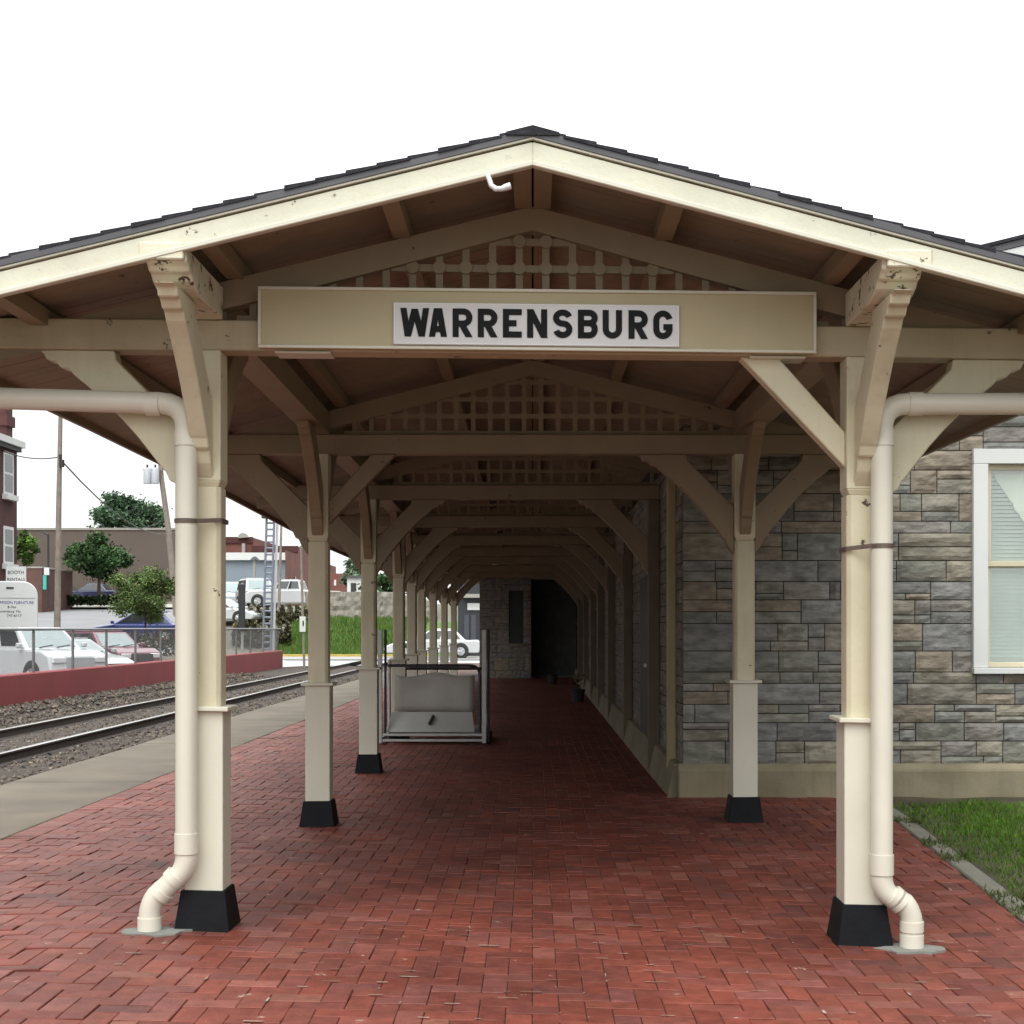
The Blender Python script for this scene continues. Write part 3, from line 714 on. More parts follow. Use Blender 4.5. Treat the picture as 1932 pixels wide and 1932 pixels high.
WX0, WX1, WZ0, WZ1 = 4.02, 5.40, 1.138, 3.185
g = MB(); PZ = .30
ashlar(g, 8.6, 4.3, lambda u, v, d: (XW+u, YW-d, PZ+v), [(WX0-XW+.01, WX1-XW-.01, WZ0-PZ+.01, WZ1-PZ-.01)], seed=5)
o = g.build('wall', stone, BLD, colattr=True)
for p in o.data.polygons: p.use_smooth = False
g = MB(); ashlar(g, 30.6, 2.9, lambda u, v, d: (XW-d, 43.8-u, PZ+v), [], seed=9, fine=False, wmax=10); g.build('side_wall', stone, BLD, colattr=True)
g = MB()                                                     # wall core with the window opening left free
zt = 4.0
g.box(XW+.012, WX0+.02, YW+.012, YW+.35, 0, zt); g.box(WX1-.02, 10.1, YW+.012, YW+.35, 0, zt); g.box(WX0+.02, WX1-.02, YW+.012, YW+.35, 0, WZ0+.02); g.box(WX0+.02, WX1-.02, YW+.012, YW+.35, WZ1-.02, zt)
g.prism([(XW+.012, zt), (10.1, zt), (5.75, 5.15)], 'y', YW+.012, YW+.35)
g.box(XW+.012, XW+.35, YW+.352, 48, 0, 4.3); g.box(9.75, 10.1, YW+.352, 48, 0, 4.3); g.box(XW+.352, 9.74, YW+3.2, YW+3.4, 0, 4.3)
g.build('wall_core', mortar, BLD)
g = MB(); g.prism([(YW-.085, -.02), (YW-.085, .26), (YW-.03, .312), (YW+.01, .312), (YW+.01, -.02)], 'x', XW-.05, 10.1); g.build('plinth', plinth_m, BLD, bevel=.012)
g = MB(); g.prism([(XW-.14, -.02), (XW-.07, .30), (XW+.01, .31), (XW+.01, -.02)], 'y', YW+.02, 43.8); g.build('side_plinth', plinth_m, BLD, bevel=.01)
g = MB(); g.box(XW-.09, XW-.005, 13.62, 13.74, .02, 3.0); g.build('corner_post', mat('corner post paint', (.42, .37, .20), .6, .15, 3, .05), BLD, bevel=.01)
def gz(x): return 5.30-.245*abs(x-5.75)
for s_ in (-1, 1):
    xe2 = 5.75+s_*5.1
    g = MB(); poly = [(5.75, gz(5.75)), (xe2, gz(xe2)), (xe2, gz(xe2)+.03), (5.75, gz(5.75)+.03)]
    g.prism(poly, 'y', 12.4, 48); g.build('roof', shingle, BLD)
    g = MB(); poly = [(5.75, gz(5.75)-.06), (xe2, gz(xe2)-.06), (xe2, gz(xe2)-.004), (5.75, gz(5.75)-.004)]
    g.prism(poly, 'y', 12.42, 12.45); g.build('drip_edge', drip, BLD)
    g = MB(); poly = [(5.75, gz(5.75)-.21), (xe2, gz(xe2)-.21), (xe2, gz(xe2)-.065), (5.75, gz(5.75)-.065)]
    g.prism(poly, 'y', 12.43, 12.47); g.build('rake_board', white_p, BLD)
    g = MB(); poly = [(5.75, gz(5.75)-.10), (xe2, gz(xe2)-.10), (xe2, gz(xe2)-.006), (5.75, gz(5.75)-.006)]
    g.prism(poly, 'y', 12.472, 48); g.build('roof_soffit', white_p, BLD)
# window
g = MB(); w = .135; yo = YW-.055
g.box(WX0, WX1, yo, YW+.03, WZ1-w, WZ1); g.box(WX0, WX0+w, yo, YW+.03, WZ0+.05, WZ1-w-.002); g.box(WX1-w, WX1, yo, YW+.03, WZ0+.05, WZ1-w-.002)
win = g.build('window', white_p, BLD, bevel=.004)
g = MB(); g.box(WX0-.005, WX1+.005, yo-.03, YW+.03, WZ0-.005, WZ0+.048); g.build('sill', white_p, win, bevel=.004)
ax, bx, az, bz, zm = WX0+w, WX1-w, WZ0+.05, WZ1-w, 2.135
sash = mat('cream sash paint', (.62, .56, .40), .5, .06)
g = MB(); s = .05
for (z0, z1, y0) in ((zm-.02, bz, YW+.02), (az, zm+.02, YW+.05)):
    g.box(ax, bx, y0, y0+.03, z1-s, z1); g.box(ax, bx, y0, y0+.03, z0, z0+s); g.box(ax, ax+s, y0, y0+.03, z0+s, z1-s); g.box(bx-s, bx, y0, y0+.03, z0+s, z1-s)
g.build('sash', sash, win, bevel=.003)
def pane_mat(name, tint, mixf):
    m = bpy.data.materials.new(name); m.use_nodes = True; N = m.node_tree.nodes; L = m.node_tree.links; N.clear()
    o_ = N.new('ShaderNodeOutputMaterial'); mx = N.new('ShaderNodeMixShader'); tr = N.new('ShaderNodeBsdfTransparent'); gl = N.new('ShaderNodeBsdfGlossy')
    tr.inputs[0].default_value = (*tint, 1); gl.inputs['Roughness'].default_value = .02; mx.inputs[0].default_value = mixf
    L.new(tr.outputs[0], mx.inputs[1]); L.new(gl.outputs[0], mx.inputs[2]); L.new(mx.outputs[0], o_.inputs[0]); return m
pane_m = pane_mat('window glass', (.93, .97, .95), .16)
for (z0, z1, y0) in ((zm-.02, bz, YW+.035), (az, zm+.02, YW+.065)):
    g = MB(); g.box(ax+s-.01, bx-s+.01, y0, y0+.004, z0+s-.01, z1-s+.01); g.build('pane', pane_m, win)
g = MB(); z = az+.03
while z < bz-.02:
    g.add([(ax+.02, YW+.100, z+.014), (bx-.02, YW+.100, z+.014+random.gauss(0, .002)), (bx-.02, YW+.112, z-.014), (ax+.02, YW+.112, z-.014)], [(0,1,2,3)]); z += .037
g.build('blind', blind_m, win)
g = MB(); rows = 48                                          # torn plastic sheet hanging inside the upper sash
def cedge(k): return ax+.07+.0105*k+.022*noise.noise((k*.25, 3, 0))+.008*noise.noise((k*.9, 7, 0))
def cfold(u, k): return YW+.088+.007*math.sin(u*5+k*.12)+.004*noise.noise((u*3, k*.2, 5))
nu = 10; vs = [(cedge(k)+(bx-.03-cedge(k))*i/nu, cfold(i/nu*3, k), bz-.05-k*.0165) for k in range(rows+1) for i in range(nu+1)]
g.add(vs, [(k*(nu+1)+i, k*(nu+1)+i+1, (k+1)*(nu+1)+i+1, (k+1)*(nu+1)+i) for k in range(rows) for i in range(nu)], True)
g.build('curtain', blind_l, win)
g = MB(); g.box(WX0+.05, WX1-.05, YW+.34, YW+.345, WZ0, WZ1); g.build('inner_shade', blind_m, win)
# door in the sheltered side wall
g = MB(); g.box(XW-.06, XW+.0, 16.4, 17.5, .02, 2.15); dr = g.build('door', dark_wood, BLD, bevel=.01)
g = MB(); g.box(XW-.085, XW-.061, 16.46, 16.60, 1.10, 1.14); g.build('handle', enamel, dr)
# far stone bay with window, closing the view under the canopy
BAY = thing('stone_bay', 'stone bay with tall window at the far end of the canopy', 'building', (-.8, 44, 0))
g = MB(); ashlar(g, 1.58, 3.4, lambda u, v, d: (-1.63+u, 44.0-d, v), [(.90, 1.34, 1.05, 2.7)], seed=21, unit=.11, wmax=5); g.build('wall', stone, BAY, colattr=True)
g = MB(); ashlar(g, 5.0, 3.4, lambda u, v, d: (-1.63-d, 49.0-u, v), [], seed=22, unit=.11, wmax=5, fine=False); g.build('side_wall', stone, BAY, colattr=True)
g = MB(); g.box(-1.62, -.74, 44.012, 49, 0, 3.5); g.box(-.28, -.05, 44.012, 49, 0, 3.5); g.box(-.74, -.28, 44.012, 49, 0, 1.06); g.box(-.74, -.28, 44.2, 49, 1.06, 3.5); g.build('wall_core', mortar, BAY)
g = MB(); g.box(-.74, -.28, 44.06, 44.08, 1.08, 2.7); wb = g.build('window', mat('dusty dark glass', (.035, .042, .036), .35, .2, 2, spec=.3), BAY)
g = MB(); g.box(-.80, -.24, 43.92, 44.05, 1.0, 1.075); g.build('sill', plinth_m, wb)
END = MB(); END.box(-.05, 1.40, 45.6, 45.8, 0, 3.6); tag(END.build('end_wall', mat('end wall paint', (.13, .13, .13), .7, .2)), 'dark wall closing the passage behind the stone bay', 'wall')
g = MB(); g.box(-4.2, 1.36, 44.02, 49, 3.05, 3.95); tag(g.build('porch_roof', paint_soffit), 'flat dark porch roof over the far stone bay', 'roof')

# ------------------------------------------------------------------ wheelchair lift
LIFT = thing('wheelchair_lift', 'grey steel wheelchair platform lift parked beside the third post', 'wheelchair lift', (-1.34, 19.0, 0))
xl, xr, yl0, yl1 = -2.03, -.645, 19.0, 20.25
for x in (xl, xr):
    g = MB(); g.box(x-.03, x+.03, yl0, yl0+.06, .02, 1.53); g.build('mast', steel, LIFT, bevel=.006)
    g = MB(); g.tube([(x+(.07 if x < -1 else .055), yl0+.05, .04), (x+(.07 if x < -1 else .055), yl0+.05, 1.53)], .017, 10); g.build('guide_tube', navy_tube, LIFT)
    g = MB(); g.tube([(x, yl1, .04), (x, yl1, 1.1)], .024, 10); g.build('rear_upright', steel, LIFT)
g = MB()
for z in (.04, .115): g.box(xl+.03, xr-.03, yl0+.01, yl0+.05, z, z+.034)
for x in (xl, xr): g.box(x-.028, x+.028, yl0+.061, yl1, .04, .09)
g.box(xl, xr, yl1-.04, yl1, .04, .09); g.build('base_frame', steel, LIFT, bevel=.004)
g = MB(); g.box(xl+.03, xr-.03, yl0+.3, yl1-.05, .16, .185); g.build('deck', lift_panel, LIFT)
g = MB(); v = [(xl+.09, yl0+.08, .165), (xr-.13, yl0+.08, .165), (xr-.17, yl0+.30, .42), (xl+.13, yl0+.30, .42)]
g.add(v, [(0,1,2,3)]); fl = g.build('ramp_flap', mat('ramp sheet', (.50, .495, .47), .4, .12, 2, .04, dirt=.2, dirtcol=(.25, .22, .18)), LIFT); fl.modifiers.new('s', 'SOLIDIFY').thickness = .012
g = MB(); g.tube([(-1.38, yl0+.12, .265), (-1.33, yl0+.20, .375)], .022, 8); g.build('latch', trim_m, fl)
g = MB(); nu, nv = 12, 6; vs = []
for j in range(nv+1):
    for i in range(nu+1):
        u, v_ = i/nu, j/nv; vs.append((xl+.16+(xr-xl-.30)*u, yl0+.40+.05*noise.noise((u*3, v_*2, 1)), .42+.50*v_-(.03*math.sin(u*9) if j == nv else 0)))
g.add(vs, [(j*(nu+1)+i, j*(nu+1)+i+1, (j+1)*(nu+1)+i+1, (j+1)*(nu+1)+i) for j in range(nv) for i in range(nu)], True)
bp = g.build('side_panel', lift_panel, LIFT); bp.modifiers.new('s', 'SOLIDIFY').thickness = .006
g = MB(); g.tube([(xl+.10, yl0+.1, 1.05)]+elbow((xr-.06, yl0+.1, 1.05), (1, 0, 0), (0, 0, -1), .14)+[(xr-.06, yl0+.1, .16)], .02, 10); g.build('handrail', navy_tube, LIFT)
g = MB(); g.tube([(xl+.10, yl1-.1, .98), (xr-.06, yl1-.1, .98)], .02, 10); g.build('handrail', navy_tube, LIFT)
for x in (xl-.05, xr+.06):
    for y in (yl0+.12, yl1-.1):
        g = MB(); g.disc((x, y, .05), .05, 'x', .03, 12); g.build('caster', tyre_m, LIFT)
g = MB(); g.tube([(xr+.05, yl0+.3, .1), (xr+.0, yl0+.6, .62)], .012, 8); g.build('crank_handle', steel, LIFT)
# potted plants in the dark passage
leaf_d = mat('pot plant leaf', (.04, .07, .03), .5, .4, 3)
for k, (x, y, lb) in enumerate(((.95, 30.0, 'dark leafy pot plant against the sheltered stone wall'), (.55, 39.5, 'small pot plant standing by the end passage'))):
    p = thing('pot_plant', lb, 'plant', (x, y, 0), 'pot plants under the canopy')
    g = MB(); g.tube([(x, y, 0), (x, y, .25), (x, y, .27)], [.11, .15, .16], 14); g.build('pot', trim_m, p)
    g = MB()
    for _ in range(90):
        a = random.uniform(0, 6.28); r_ = random.uniform(.03, .2); z = .28+random.uniform(0, .3); c = Vector((x+r_*math.cos(a), y+r_*math.sin(a), z)); d = Vector((math.cos(a), math.sin(a), random.uniform(-.3, .8))).normalized()*.06; n_ = d.cross(Vector((0, 0, 1))).normalized()*.018
        g.add([c-d, c+n_, c+d, c-n_], [(0,1,2,3)])
    g.build('foliage', leaf_d, p)

# ------------------------------------------------------------------ trees
def tree(name, label, x, y, z0, crown_c, rad, n, leaf, cols, trunk_r, group='trees across the tracks', seed=1):
    rnd = random.Random(seed); T = thing(name, label, 'tree', (x, y, z0), group)
    cz, (rx, ry, rz) = crown_c, rad; g = MB()
    g.tube([(x, y, z0-.2), (x+.05, y, (z0+cz)/2), (x-.03, y, cz+rz*.3)], [trunk_r, trunk_r*.75, trunk_r*.3], 8)
    cl = []; tone = []
    for k in range(34):
        while True:
            p = Vector((rnd.uniform(-1, 1), rnd.uniform(-1, 1), rnd.uniform(-1, 1)))
            if .25 < p.length < 1: break
        p = p*(.88 if k % 3 else 1.0); c = Vector((x+p.x*rx, y+p.y*ry, cz+p.z*rz)); cl.append((c, rnd.uniform(.18, .34)*min(rx, rz))); tone.append(rnd.uniform(.6, 1.45))
        if k < 12:
            b = Vector((x, y, cz-rz*.5)); g.tube([b, (b+c)/2+Vector((0, 0, .1*rz)), c], [trunk_r*.45, trunk_r*.28, trunk_r*.08], 5)
    g.build('trunk', bark, T)
    g = MB()
    for k in range(n):
        c, r_ = cl[k % len(cl)]
        p = Vector((rnd.gauss(0, 1), rnd.gauss(0, 1), rnd.gauss(0, .8)))*r_*.62+c
        a = Vector((rnd.gauss(0, 1), rnd.gauss(0, 1), rnd.gauss(0, .6))).normalized(); b = a.cross(Vector((rnd.gauss(0, 1), rnd.gauss(0, 1), rnd.gauss(0, 1)))).normalized()
        l = leaf*rnd.uniform(.6, 1.3); q = rnd.uniform(1.0, 2.3)*tone[k % len(cl)]; base = rnd.choice(cols); g.col = (base[0]*q, base[1]*q, base[2]*q, 1)
        g.add([p-a*l, p+b*l*.5, p+a*l, p-b*l*.5], [(0,1,2,3)])
    g.build('crown', leafA, T, colattr=True)
    return T
def at(px, d): return (px-1005)*d/2700
def zat(py, d): return 1.55+(1185-py)*d/2700
tree('round_tree', 'dark round street tree in front of the brown building', at(186, 112), 112, 3.9, zat(1054, 112), (2.6, 2.4, 1.85), 24000, .14, [(.032, .065, .024), (.045, .085, .03), (.028, .05, .022)], .16, seed=2)
tree('small_tree', 'small loose tree by the fence beside the blue car', at(272, 57), 57, .75, zat(1124, 57), (1.4, 1.2, .98), 20000, .055, [(.075, .115, .035), (.06, .10, .03), (.10, .12, .05)], .05, seed=3)
tree('bushy_tree', 'green bushy tree at the corner of the dark brick building', at(45, 66), 66, 1.2, zat(1035, 66), (.62, .7, .85), 3500, .085, [(.05, .10, .02), (.07, .12, .025)], .08, seed=4)
tree('tall_tree', 'tall open tree rising behind the brown building', at(232, 165), 165, 4.2, zat(985, 165), (4.2, 3.8, 3.1), 18000, .24, [(.05, .085, .05), (.06, .10, .055), (.04, .07, .04)], .35, seed=5)
tree('dark_tree', 'dark tree above the stone wall behind the posts', at(722, 92), 92, 3.0, zat(1108, 92), (1.5, 1.5, 1.25), 4000, .15, [(.03, .06, .025), (.04, .08, .03)], .14, seed=6)
tree('pale_tree', 'pale green tree beside the white shed past the second post', at(672, 105), 105, 3.0, zat(1088, 105), (1.1, 1.1, 1.5), 3000, .15, [(.09, .12, .07), (.07, .10, .06)], .12, seed=7)
def shrub(name, label, x0, x1, y, z0, h, cols, n=1500, seed=1, group=None):
    rnd = random.Random(seed); g = MB()
    for _ in range(n):
        x = rnd.uniform(x0, x1); z = z0+h*rnd.random()**.7*(.6+.4*math.sin((x-x0)*7)**2); p = Vector((x, y+rnd.gauss(0, .25), z)); a = Vector((rnd.gauss(0, 1), rnd.gauss(0, 1), rnd.gauss(0, 1))).normalized(); b = a.cross(Vector((0.3, .2, 1))).normalized(); l = .07*rnd.uniform(.6, 1.4)*y/55
        c = rnd.choice(cols); q = rnd.uniform(.6, 1.3); g.col = (c[0]*q, c[1]*q, c[2]*q, 1); g.add([p-a*l, p+b*l*.6, p+a*l, p-b*l*.6], [(0,1,2,3)])
    return tag(g.build(name, leafA, colattr=True), label, 'shrub', group)
shrub('flower_bed', 'low bed of red and green shrubs under the small tree', at(176, 54), at(335, 54), 54, .5, .95, [(.12, .03, .035), (.06, .075, .03), (.05, .06, .025), (.09, .06, .03)], 2600, 4)
shrub('clipped_hedge', 'dark low hedge along the pavement under the round tree', at(125, 111), at(222, 111), 111, 3.35, .75, [(.03, .05, .022), (.04, .06, .025)], 2200, 5)
# ------------------------------------------------------------------ street, pavement, bank, crossing
def strip(x0, x1, y0, y1, dz, name, m, nx=16, ny=10, kind='structure'):
    g = MB(); grid(g, [x0+(x1-x0)*i/nx for i in range(nx+1)], [y0+(y1-y0)*j/ny for j in range(ny+1)], lambda x, y: terr(x, y)+dz); return struct(g.build(name, m), kind)
strip(-60, -24, 62, 111.5, .008, 'street', asphalt, 24, 24)
g = MB(); grid(g, [-60+1.5*i for i in range(25)], [111.5+.1*(0 if i == 0 else 1)+1.2*i for i in range(7)], lambda x, y: terr(x, y)+.16); struct(g.build('pavement', conc_pale))
strip(-60, -11.5, 6, 44, .012, 'parking_lot', asphalt, 30, 24)
strip(-22, 60, 65.5, 73.2, .012, 'crossing_road', mat('pale road', (.30, .295, .285), .9, .1, .5), 60, 8)
g = MB(); g.box(-22, -5, 73.6, 73.9, .0, .20); struct(g.build('yellow_kerb', yellow_p))
strip(-13.4, -4.2, 74.0, 83.0, .02, 'grass_bank', bank_m, 40, 24)
g = MB()
for _ in range(16000):
    x = random.uniform(-13.6, -6); y = random.uniform(74, 83); z = terr(x, y); h = random.uniform(.12, .4)*(1+.5*noise.noise((x*.4, y*.4, 0))); k = random.uniform(.6, 1.3)
    g.col = (.085*k, .17*k, .03*k, 1) if random.random() < .85 else (.16*k, .17*k, .06*k, 1)
    g.add([(x-.03, y, z), (x+.03, y, z), (x+random.gauss(0, .08), y+random.gauss(0, .08), z+h)], [(0, 1, 2)])
o = struct(g.build('bank_grass', grass_m, colattr=True), 'stuff'); tag(o, 'tall bright green grass on the bank beyond the road crossing', 'grass')
g = MB(); nx = 60; vs = []
for j in range(9):
    for i in range(nx+1):
        x = -13.2+7.6*i/nx; z = 1.5+2.15*j/8*(1-.25*ss(.6, 1, i/nx)); vs.append((x, 83.0-.12*noise.noise((x*2.2, z*2.6, 0))-.06*noise.noise((x*6, z*6, 2)), z))
g.add(vs, [(j*(nx+1)+i, j*(nx+1)+i+1, (j+1)*(nx+1)+i+1, (j+1)*(nx+1)+i) for j in range(8) for i in range(nx)])
o = g.build('rubble_wall', rubble); tag(o, 'grey rubble stone wall above the green bank', 'wall'); sm = o.modifiers.new('s', 'SOLIDIFY'); sm.thickness = .5; sm.offset = -1
shrub('wild_scrub', 'dry green scrub on the slope below the upper parking lot', at(466, 82), at(600, 82), 82, 1.5, 1.4, [(.12, .14, .06), (.20, .18, .11), (.16, .14, .09)], 4200, 6)
shrub('wild_scrub', 'brown weedy scrub at the slope foot behind the signal ladder', at(440, 77), at(548, 77), 77, .1, 1.9, [(.11, .12, .05), (.19, .16, .10), (.15, .12, .08), (.08, .11, .04)], 5200, 7)

# ------------------------------------------------------------------ cars
def car(label, paintm, loc, rz, kind='sedan', L=4.6, Wd=1.78, H=1.45, group='parked cars', extra=None, cat='car'):
    C = thing('parked_car' if cat == 'car' else 'parked_'+cat.replace(' ', '_'), label, cat, loc, group, rz, world=False)
    # local: +x forward, y left, ground at 0
    P = {'sedan': dict(hood=.70, belt=.86, ws0=.95, ws1=.10, rw1=-1.10, rw0=-1.60, tail=.88), 'suv': dict(hood=.98, belt=1.05, ws0=1.05, ws1=.45, rw1=-1.95, rw0=-2.18, tail=1.05),
         'van': dict(hood=1.05, belt=1.15, ws0=1.15, ws1=.55, rw1=-2.10, rw0=-2.25, tail=1.15), 'pickup': dict(hood=1.0, belt=1.08, ws0=.95, ws1=.35, rw1=-.85, rw0=-1.0, tail=1.05)}[kind]
    f, r = L/2, -L/2; hw = Wd/2; cl = .24; hb = P['belt']
    prof = [(r+.10, cl), (r, cl+.18), (r+.02, P['tail']-.12), (r+.12, P['tail']), (P['rw0'], hb), (P['ws0'], hb), (f-.45, P['hood']+.03), (f-.12, P['hood']-.10), (f, .55), (f-.02, cl+.08), (f-.15, cl)]
    g = MB(); g.prism(prof, 'y', -hw, hw); body = g.build('body', paintm, C, False, bevel=.07, segs=3)
    zr = H; tw = hw-.20; bw_ = hw-.04
    base = [(P['ws0']+.06, hb-.03), (P['rw0']-.04, hb-.03)]; top = [(P['ws1'], zr-.05), (P['rw1'], zr-.05)]
    g = MB(); v = [(base[0][0], -bw_, base[0][1]), (base[0][0], bw_, base[0][1]), (base[1][0], bw_, base[1][1]), (base[1][0], -bw_, base[1][1]), (top[0][0], -tw, top[0][1]), (top[0][0], tw, top[0][1]), (top[1][0], tw, top[1][1]), (top[1][0], -tw, top[1][1])]
    g.add(v, [(3,2,1,0), (4,5,6,7), (0,1,5,4), (2,3,7,6), (1,2,6,5), (3,0,4,7)]); g.build('cabin', paintm, C, False, bevel=.05, segs=2)
    g = MB(); mx = (top[0][0]+top[1][0])/2; g.box(top[1][0]+.06, top[0][0]-.06, -tw+.07, tw-.07, zr-.051, zr); g.build('roof', paintm, C, False, bevel=.03, segs=2)
    V = [Vector(q) for q in v]
    def win(i, j, k, l, a0, a1, b0, b1, nm):
        A, B, Cc, D = V[i], V[j], V[k], V[l]                 # A-B bottom, D-C top
        n = (B-A).cross(D-A).normalized()*.009
        P_ = lambda a, b: (A.lerp(B, a)).lerp(D.lerp(Cc, a), b)+n
        q = MB(); q.add([P_(a0, b0), P_(a1, b0), P_(a1, b1), P_(a0, b1)], [(0,1,2,3)]); return q.build(nm, glass_car if nm == 'windscreen' else glass_d, C, False)
    win(0, 1, 5, 4, .08, .92, .10, .90, 'windscreen'); win(2, 3, 7, 6, .10, .90, .16, .88, 'rear_window')
    segs = {'sedan': [(.06, .50), (.53, .92)], 'suv': [(.05, .34), (.37, .66), (.69, .95)], 'van': [(.05, .34), (.38, .95)], 'pickup': [(.06, .52), (.56, .94)]}[kind]
    for a, b in segs: win(1, 2, 6, 5, a, b, .16, .90, 'side_window'); win(3, 0, 4, 7, 1-b, 1-a, .16, .90, 'side_window')
    wr = .33 if kind == 'sedan' else .37
    for x in (f-.92, r+.95):
        for s_ in (-1, 1):
            g = MB(); g.disc((x, s_*(hw-.10), wr+.02), wr+.06, 'y', .212, 20); g.build('wheel_arch', trim_m, C, False)
            g = MB(); g.tube([(x, s_*(hw-.22), wr), (x, s_*(hw-.20), wr), (x, s_*(hw-.02), wr), (x, s_*(hw+.012), wr)], [wr-.04, wr, wr, wr-.05], 20); wo_ = g.build('wheel', tyre_m, C, False)
            g = MB(); g.disc((x, s_*(hw+.012), wr), wr*.62, 'y', .012, 16)
            for q in range(5):
                a = 6.283*q/5; g.tube([(x, s_*(hw+.022), wr), (x+wr*.56*math.cos(a), s_*(hw+.02), wr+wr*.56*math.sin(a))], .03, 5)
            g.build('rim', rim_m, wo_, False)
    for s_ in (-1, 1):
        g = MB(); g.box(f-.10, f-.005, s_*(hw-.30)-.20, s_*(hw-.30)+.20, P['hood']-.30, P['hood']-.14); g.build('headlight', lamp_m, C, False, bevel=.02)
        g = MB(); g.box(r-.012, r+.10, s_*(hw-.16)-.13, s_*(hw-.16)+.13, P['tail']-.34, P['tail']-.14); g.build('tail_light', red_lens, C, False, bevel=.02)
        g = MB(); g.box(P['ws0']-.12, P['ws0']+.02, s_*(hw+.09)-.08, s_*(hw+.09)+.08, hb+.02, hb+.16); g.build('mirror', paintm, C, False, bevel=.03)
    g = MB(); g.box(f-.06, f+.03, -hw+.12, hw-.12, .36, .52); bm_ = silver_car if kind in ('van', 'pickup') else paintm; g.build('bumper', bm_, C, False, bevel=.03); g = MB(); g.box(r-.03, r+.06, -hw+.12, hw-.12, .36, .52); g.build('bumper', bm_, C, False, bevel=.03)
    g = MB(); g.box(f-.03, f+.01, -.45, .45, .56, P['hood']-.16); g.build('grille', silver_car if kind == 'van' else trim_m, C, False)
    q = MB(); n_ = Vector((base[0][0], 0, base[0][1])); m_ = Vector((top[0][0], 0, top[0][1]))
    for yy in (-.45, .12): a = n_.lerp(m_, .09)+Vector((.015, yy, .006)); b = n_.lerp(m_, .20)+Vector((.018, yy+.48, .006)); q.tube([a, b], .012, 5)
    q.build('wiper', trim_m, C, False)
    if kind == 'pickup':
        g = MB(); g.box(r+.10, P['rw0']-.10, -hw+.14, hw-.14, P['tail']-.02, hb+.006); g.build('cargo_bed', trim_m, C, False)
    return C
car('white van parked nose toward the red wall, nearest the frame edge', white_car, (at(57, 42), 42, -.18), R(-38), 'van', 5.0, 1.95, 1.75)
car('low silver white sedan parked between the white van and the maroon car', silver_car, (at(134, 46), 46, -.12), R(-38), 'sedan', 4.6, 1.78, 1.36)
car('maroon wagon with wide windscreen parked behind the chain link fence', maroon_car, (at(192, 50.5), 50.5, -.16), R(-38), 'suv', 4.6, 1.8, 1.62)
car('bright blue car half hidden behind the small tree', blue_car, (at(265, 61.5), 61.5, .85), R(178), 'sedan', 4.5, 1.75, 1.42)
car('dark navy car parked behind the hedge under the round tree', navy_car, (at(172, 118), 118, 3.75), R(175), 'sedan', 4.6, 1.78, 1.45)
car('white car crossing behind the far canopy posts', white_car, (at(818, 70), 70.0, .10), R(180), 'sedan', 4.65, 1.8, 1.42)
car('white utility truck on the upper lot left of the signal ladder', white_car, (at(484, 95), 95, 2.9), R(-68), 'van', 5.0, 1.95, 1.95)
car('blue and white van parked at the far end of the upper lot', mat('pale blue car paint', (.45, .55, .68), .3, .05, coat=.5), (at(437, 104), 104, 2.9), R(-84), 'van', 4.8, 1.9, 2.0)
car('white car low on the upper lot beside the black signal post', white_car, (at(424, 82), 82, 1.8), R(-14), 'sedan', 4.4, 1.75, 1.45)
car('white pickup with its tail toward the signal ladder', white_car, (at(545, 92), 92, 2.9), R(175), 'pickup', 5.4, 1.95, 1.75)

# box truck with furniture lettering
TRK = thing('box_truck', 'white box truck with rounded roof and blue furniture store lettering', 'truck', (at(-6, 49), 49, .3), rz=R(20), world=False)
g = MB(); w, h0, h1, rr = 1.33, .75, 2.86, .5
poly = [(-w, h0), (w, h0)]+arc(w-rr, h1-rr, rr, rr, 0, 90, 8)+arc(-w+rr, h1-rr, rr, rr, 90, 180, 8)
g.prism(poly, 'y', 0, 4.4); g.build('cargo_box', white_p, TRK, False, bevel=.03)
g = MB(); g.box(-1.1, 1.1, 4.4, 6.0, .6, 2.1); g.build('cab', white_car, TRK, False, bevel=.15, segs=3)
g = MB(); g.box(-1.2, 1.2, -.05, .0, .45, .62); g.build('bumper', trim_m, TRK, False)
g = MB(); g.box(-w+.08, w-.08, -.012, -.002, 2.275, 2.30); g.build('trim_line', silver_car, TRK, False)
for x in (-.1, .42, -.62):
    g = MB(); g.box(x-.12, x+.12, -.02, -.001, 2.60, 2.66); g.build('marker_lamp', trim_m, TRK, False)
for x in (-.95, .95):
    for y in (.9, 5.0): g = MB(); g.disc((x, y, .12), .42, 'x', .25, 18); g.build('wheel', tyre_m, TRK, False)
blue_ink = mat('blue letter paint', (.03, .04, .22), .6, .05)
for body_, sz_, x_, z_, m_, w_ in (('HARRISON FURNITURE', .135, 1.20, 2.085, blue_ink, .92), ('& Flea', .11, .62, 1.94, ink, 1.0), ('Warrensburg  Mo.', .11, .79, 1.79, ink, 1.0), ('747-6117', .125, .80, 1.64, ink, 1.0)):
    text('lettering', body_, sz_, m_, TRK, (x_, -.006, z_), (R(90), 0, 0), xs=w_, align='RIGHT')
SG = thing('rental_sign', 'small white two line sign standing behind the box truck', 'sign', (at(30, 52), 52, .7))
x = at(30, 52); g = MB(); g.box(x-.37, x+.37, 52, 52.03, zat(1102, 52), zat(1069, 52)); bo = g.build('board', white_p, SG, bevel=.01)
g = MB(); g.box(x-.34, x-.28, 52.031, 52.09, .3, zat(1075, 52)); g.box(x+.28, x+.34, 52.031, 52.09, .3, zat(1075, 52)); g.build('leg', trim_m, SG)
text('lettering', 'BOOTH', .17, ink, bo, (x, 51.996, zat(1083, 52)), (R(90), 0, 0)); text('lettering', 'RENTALS', .16, ink, bo, (x, 51.996, zat(1096, 52)), (R(90), 0, 0))

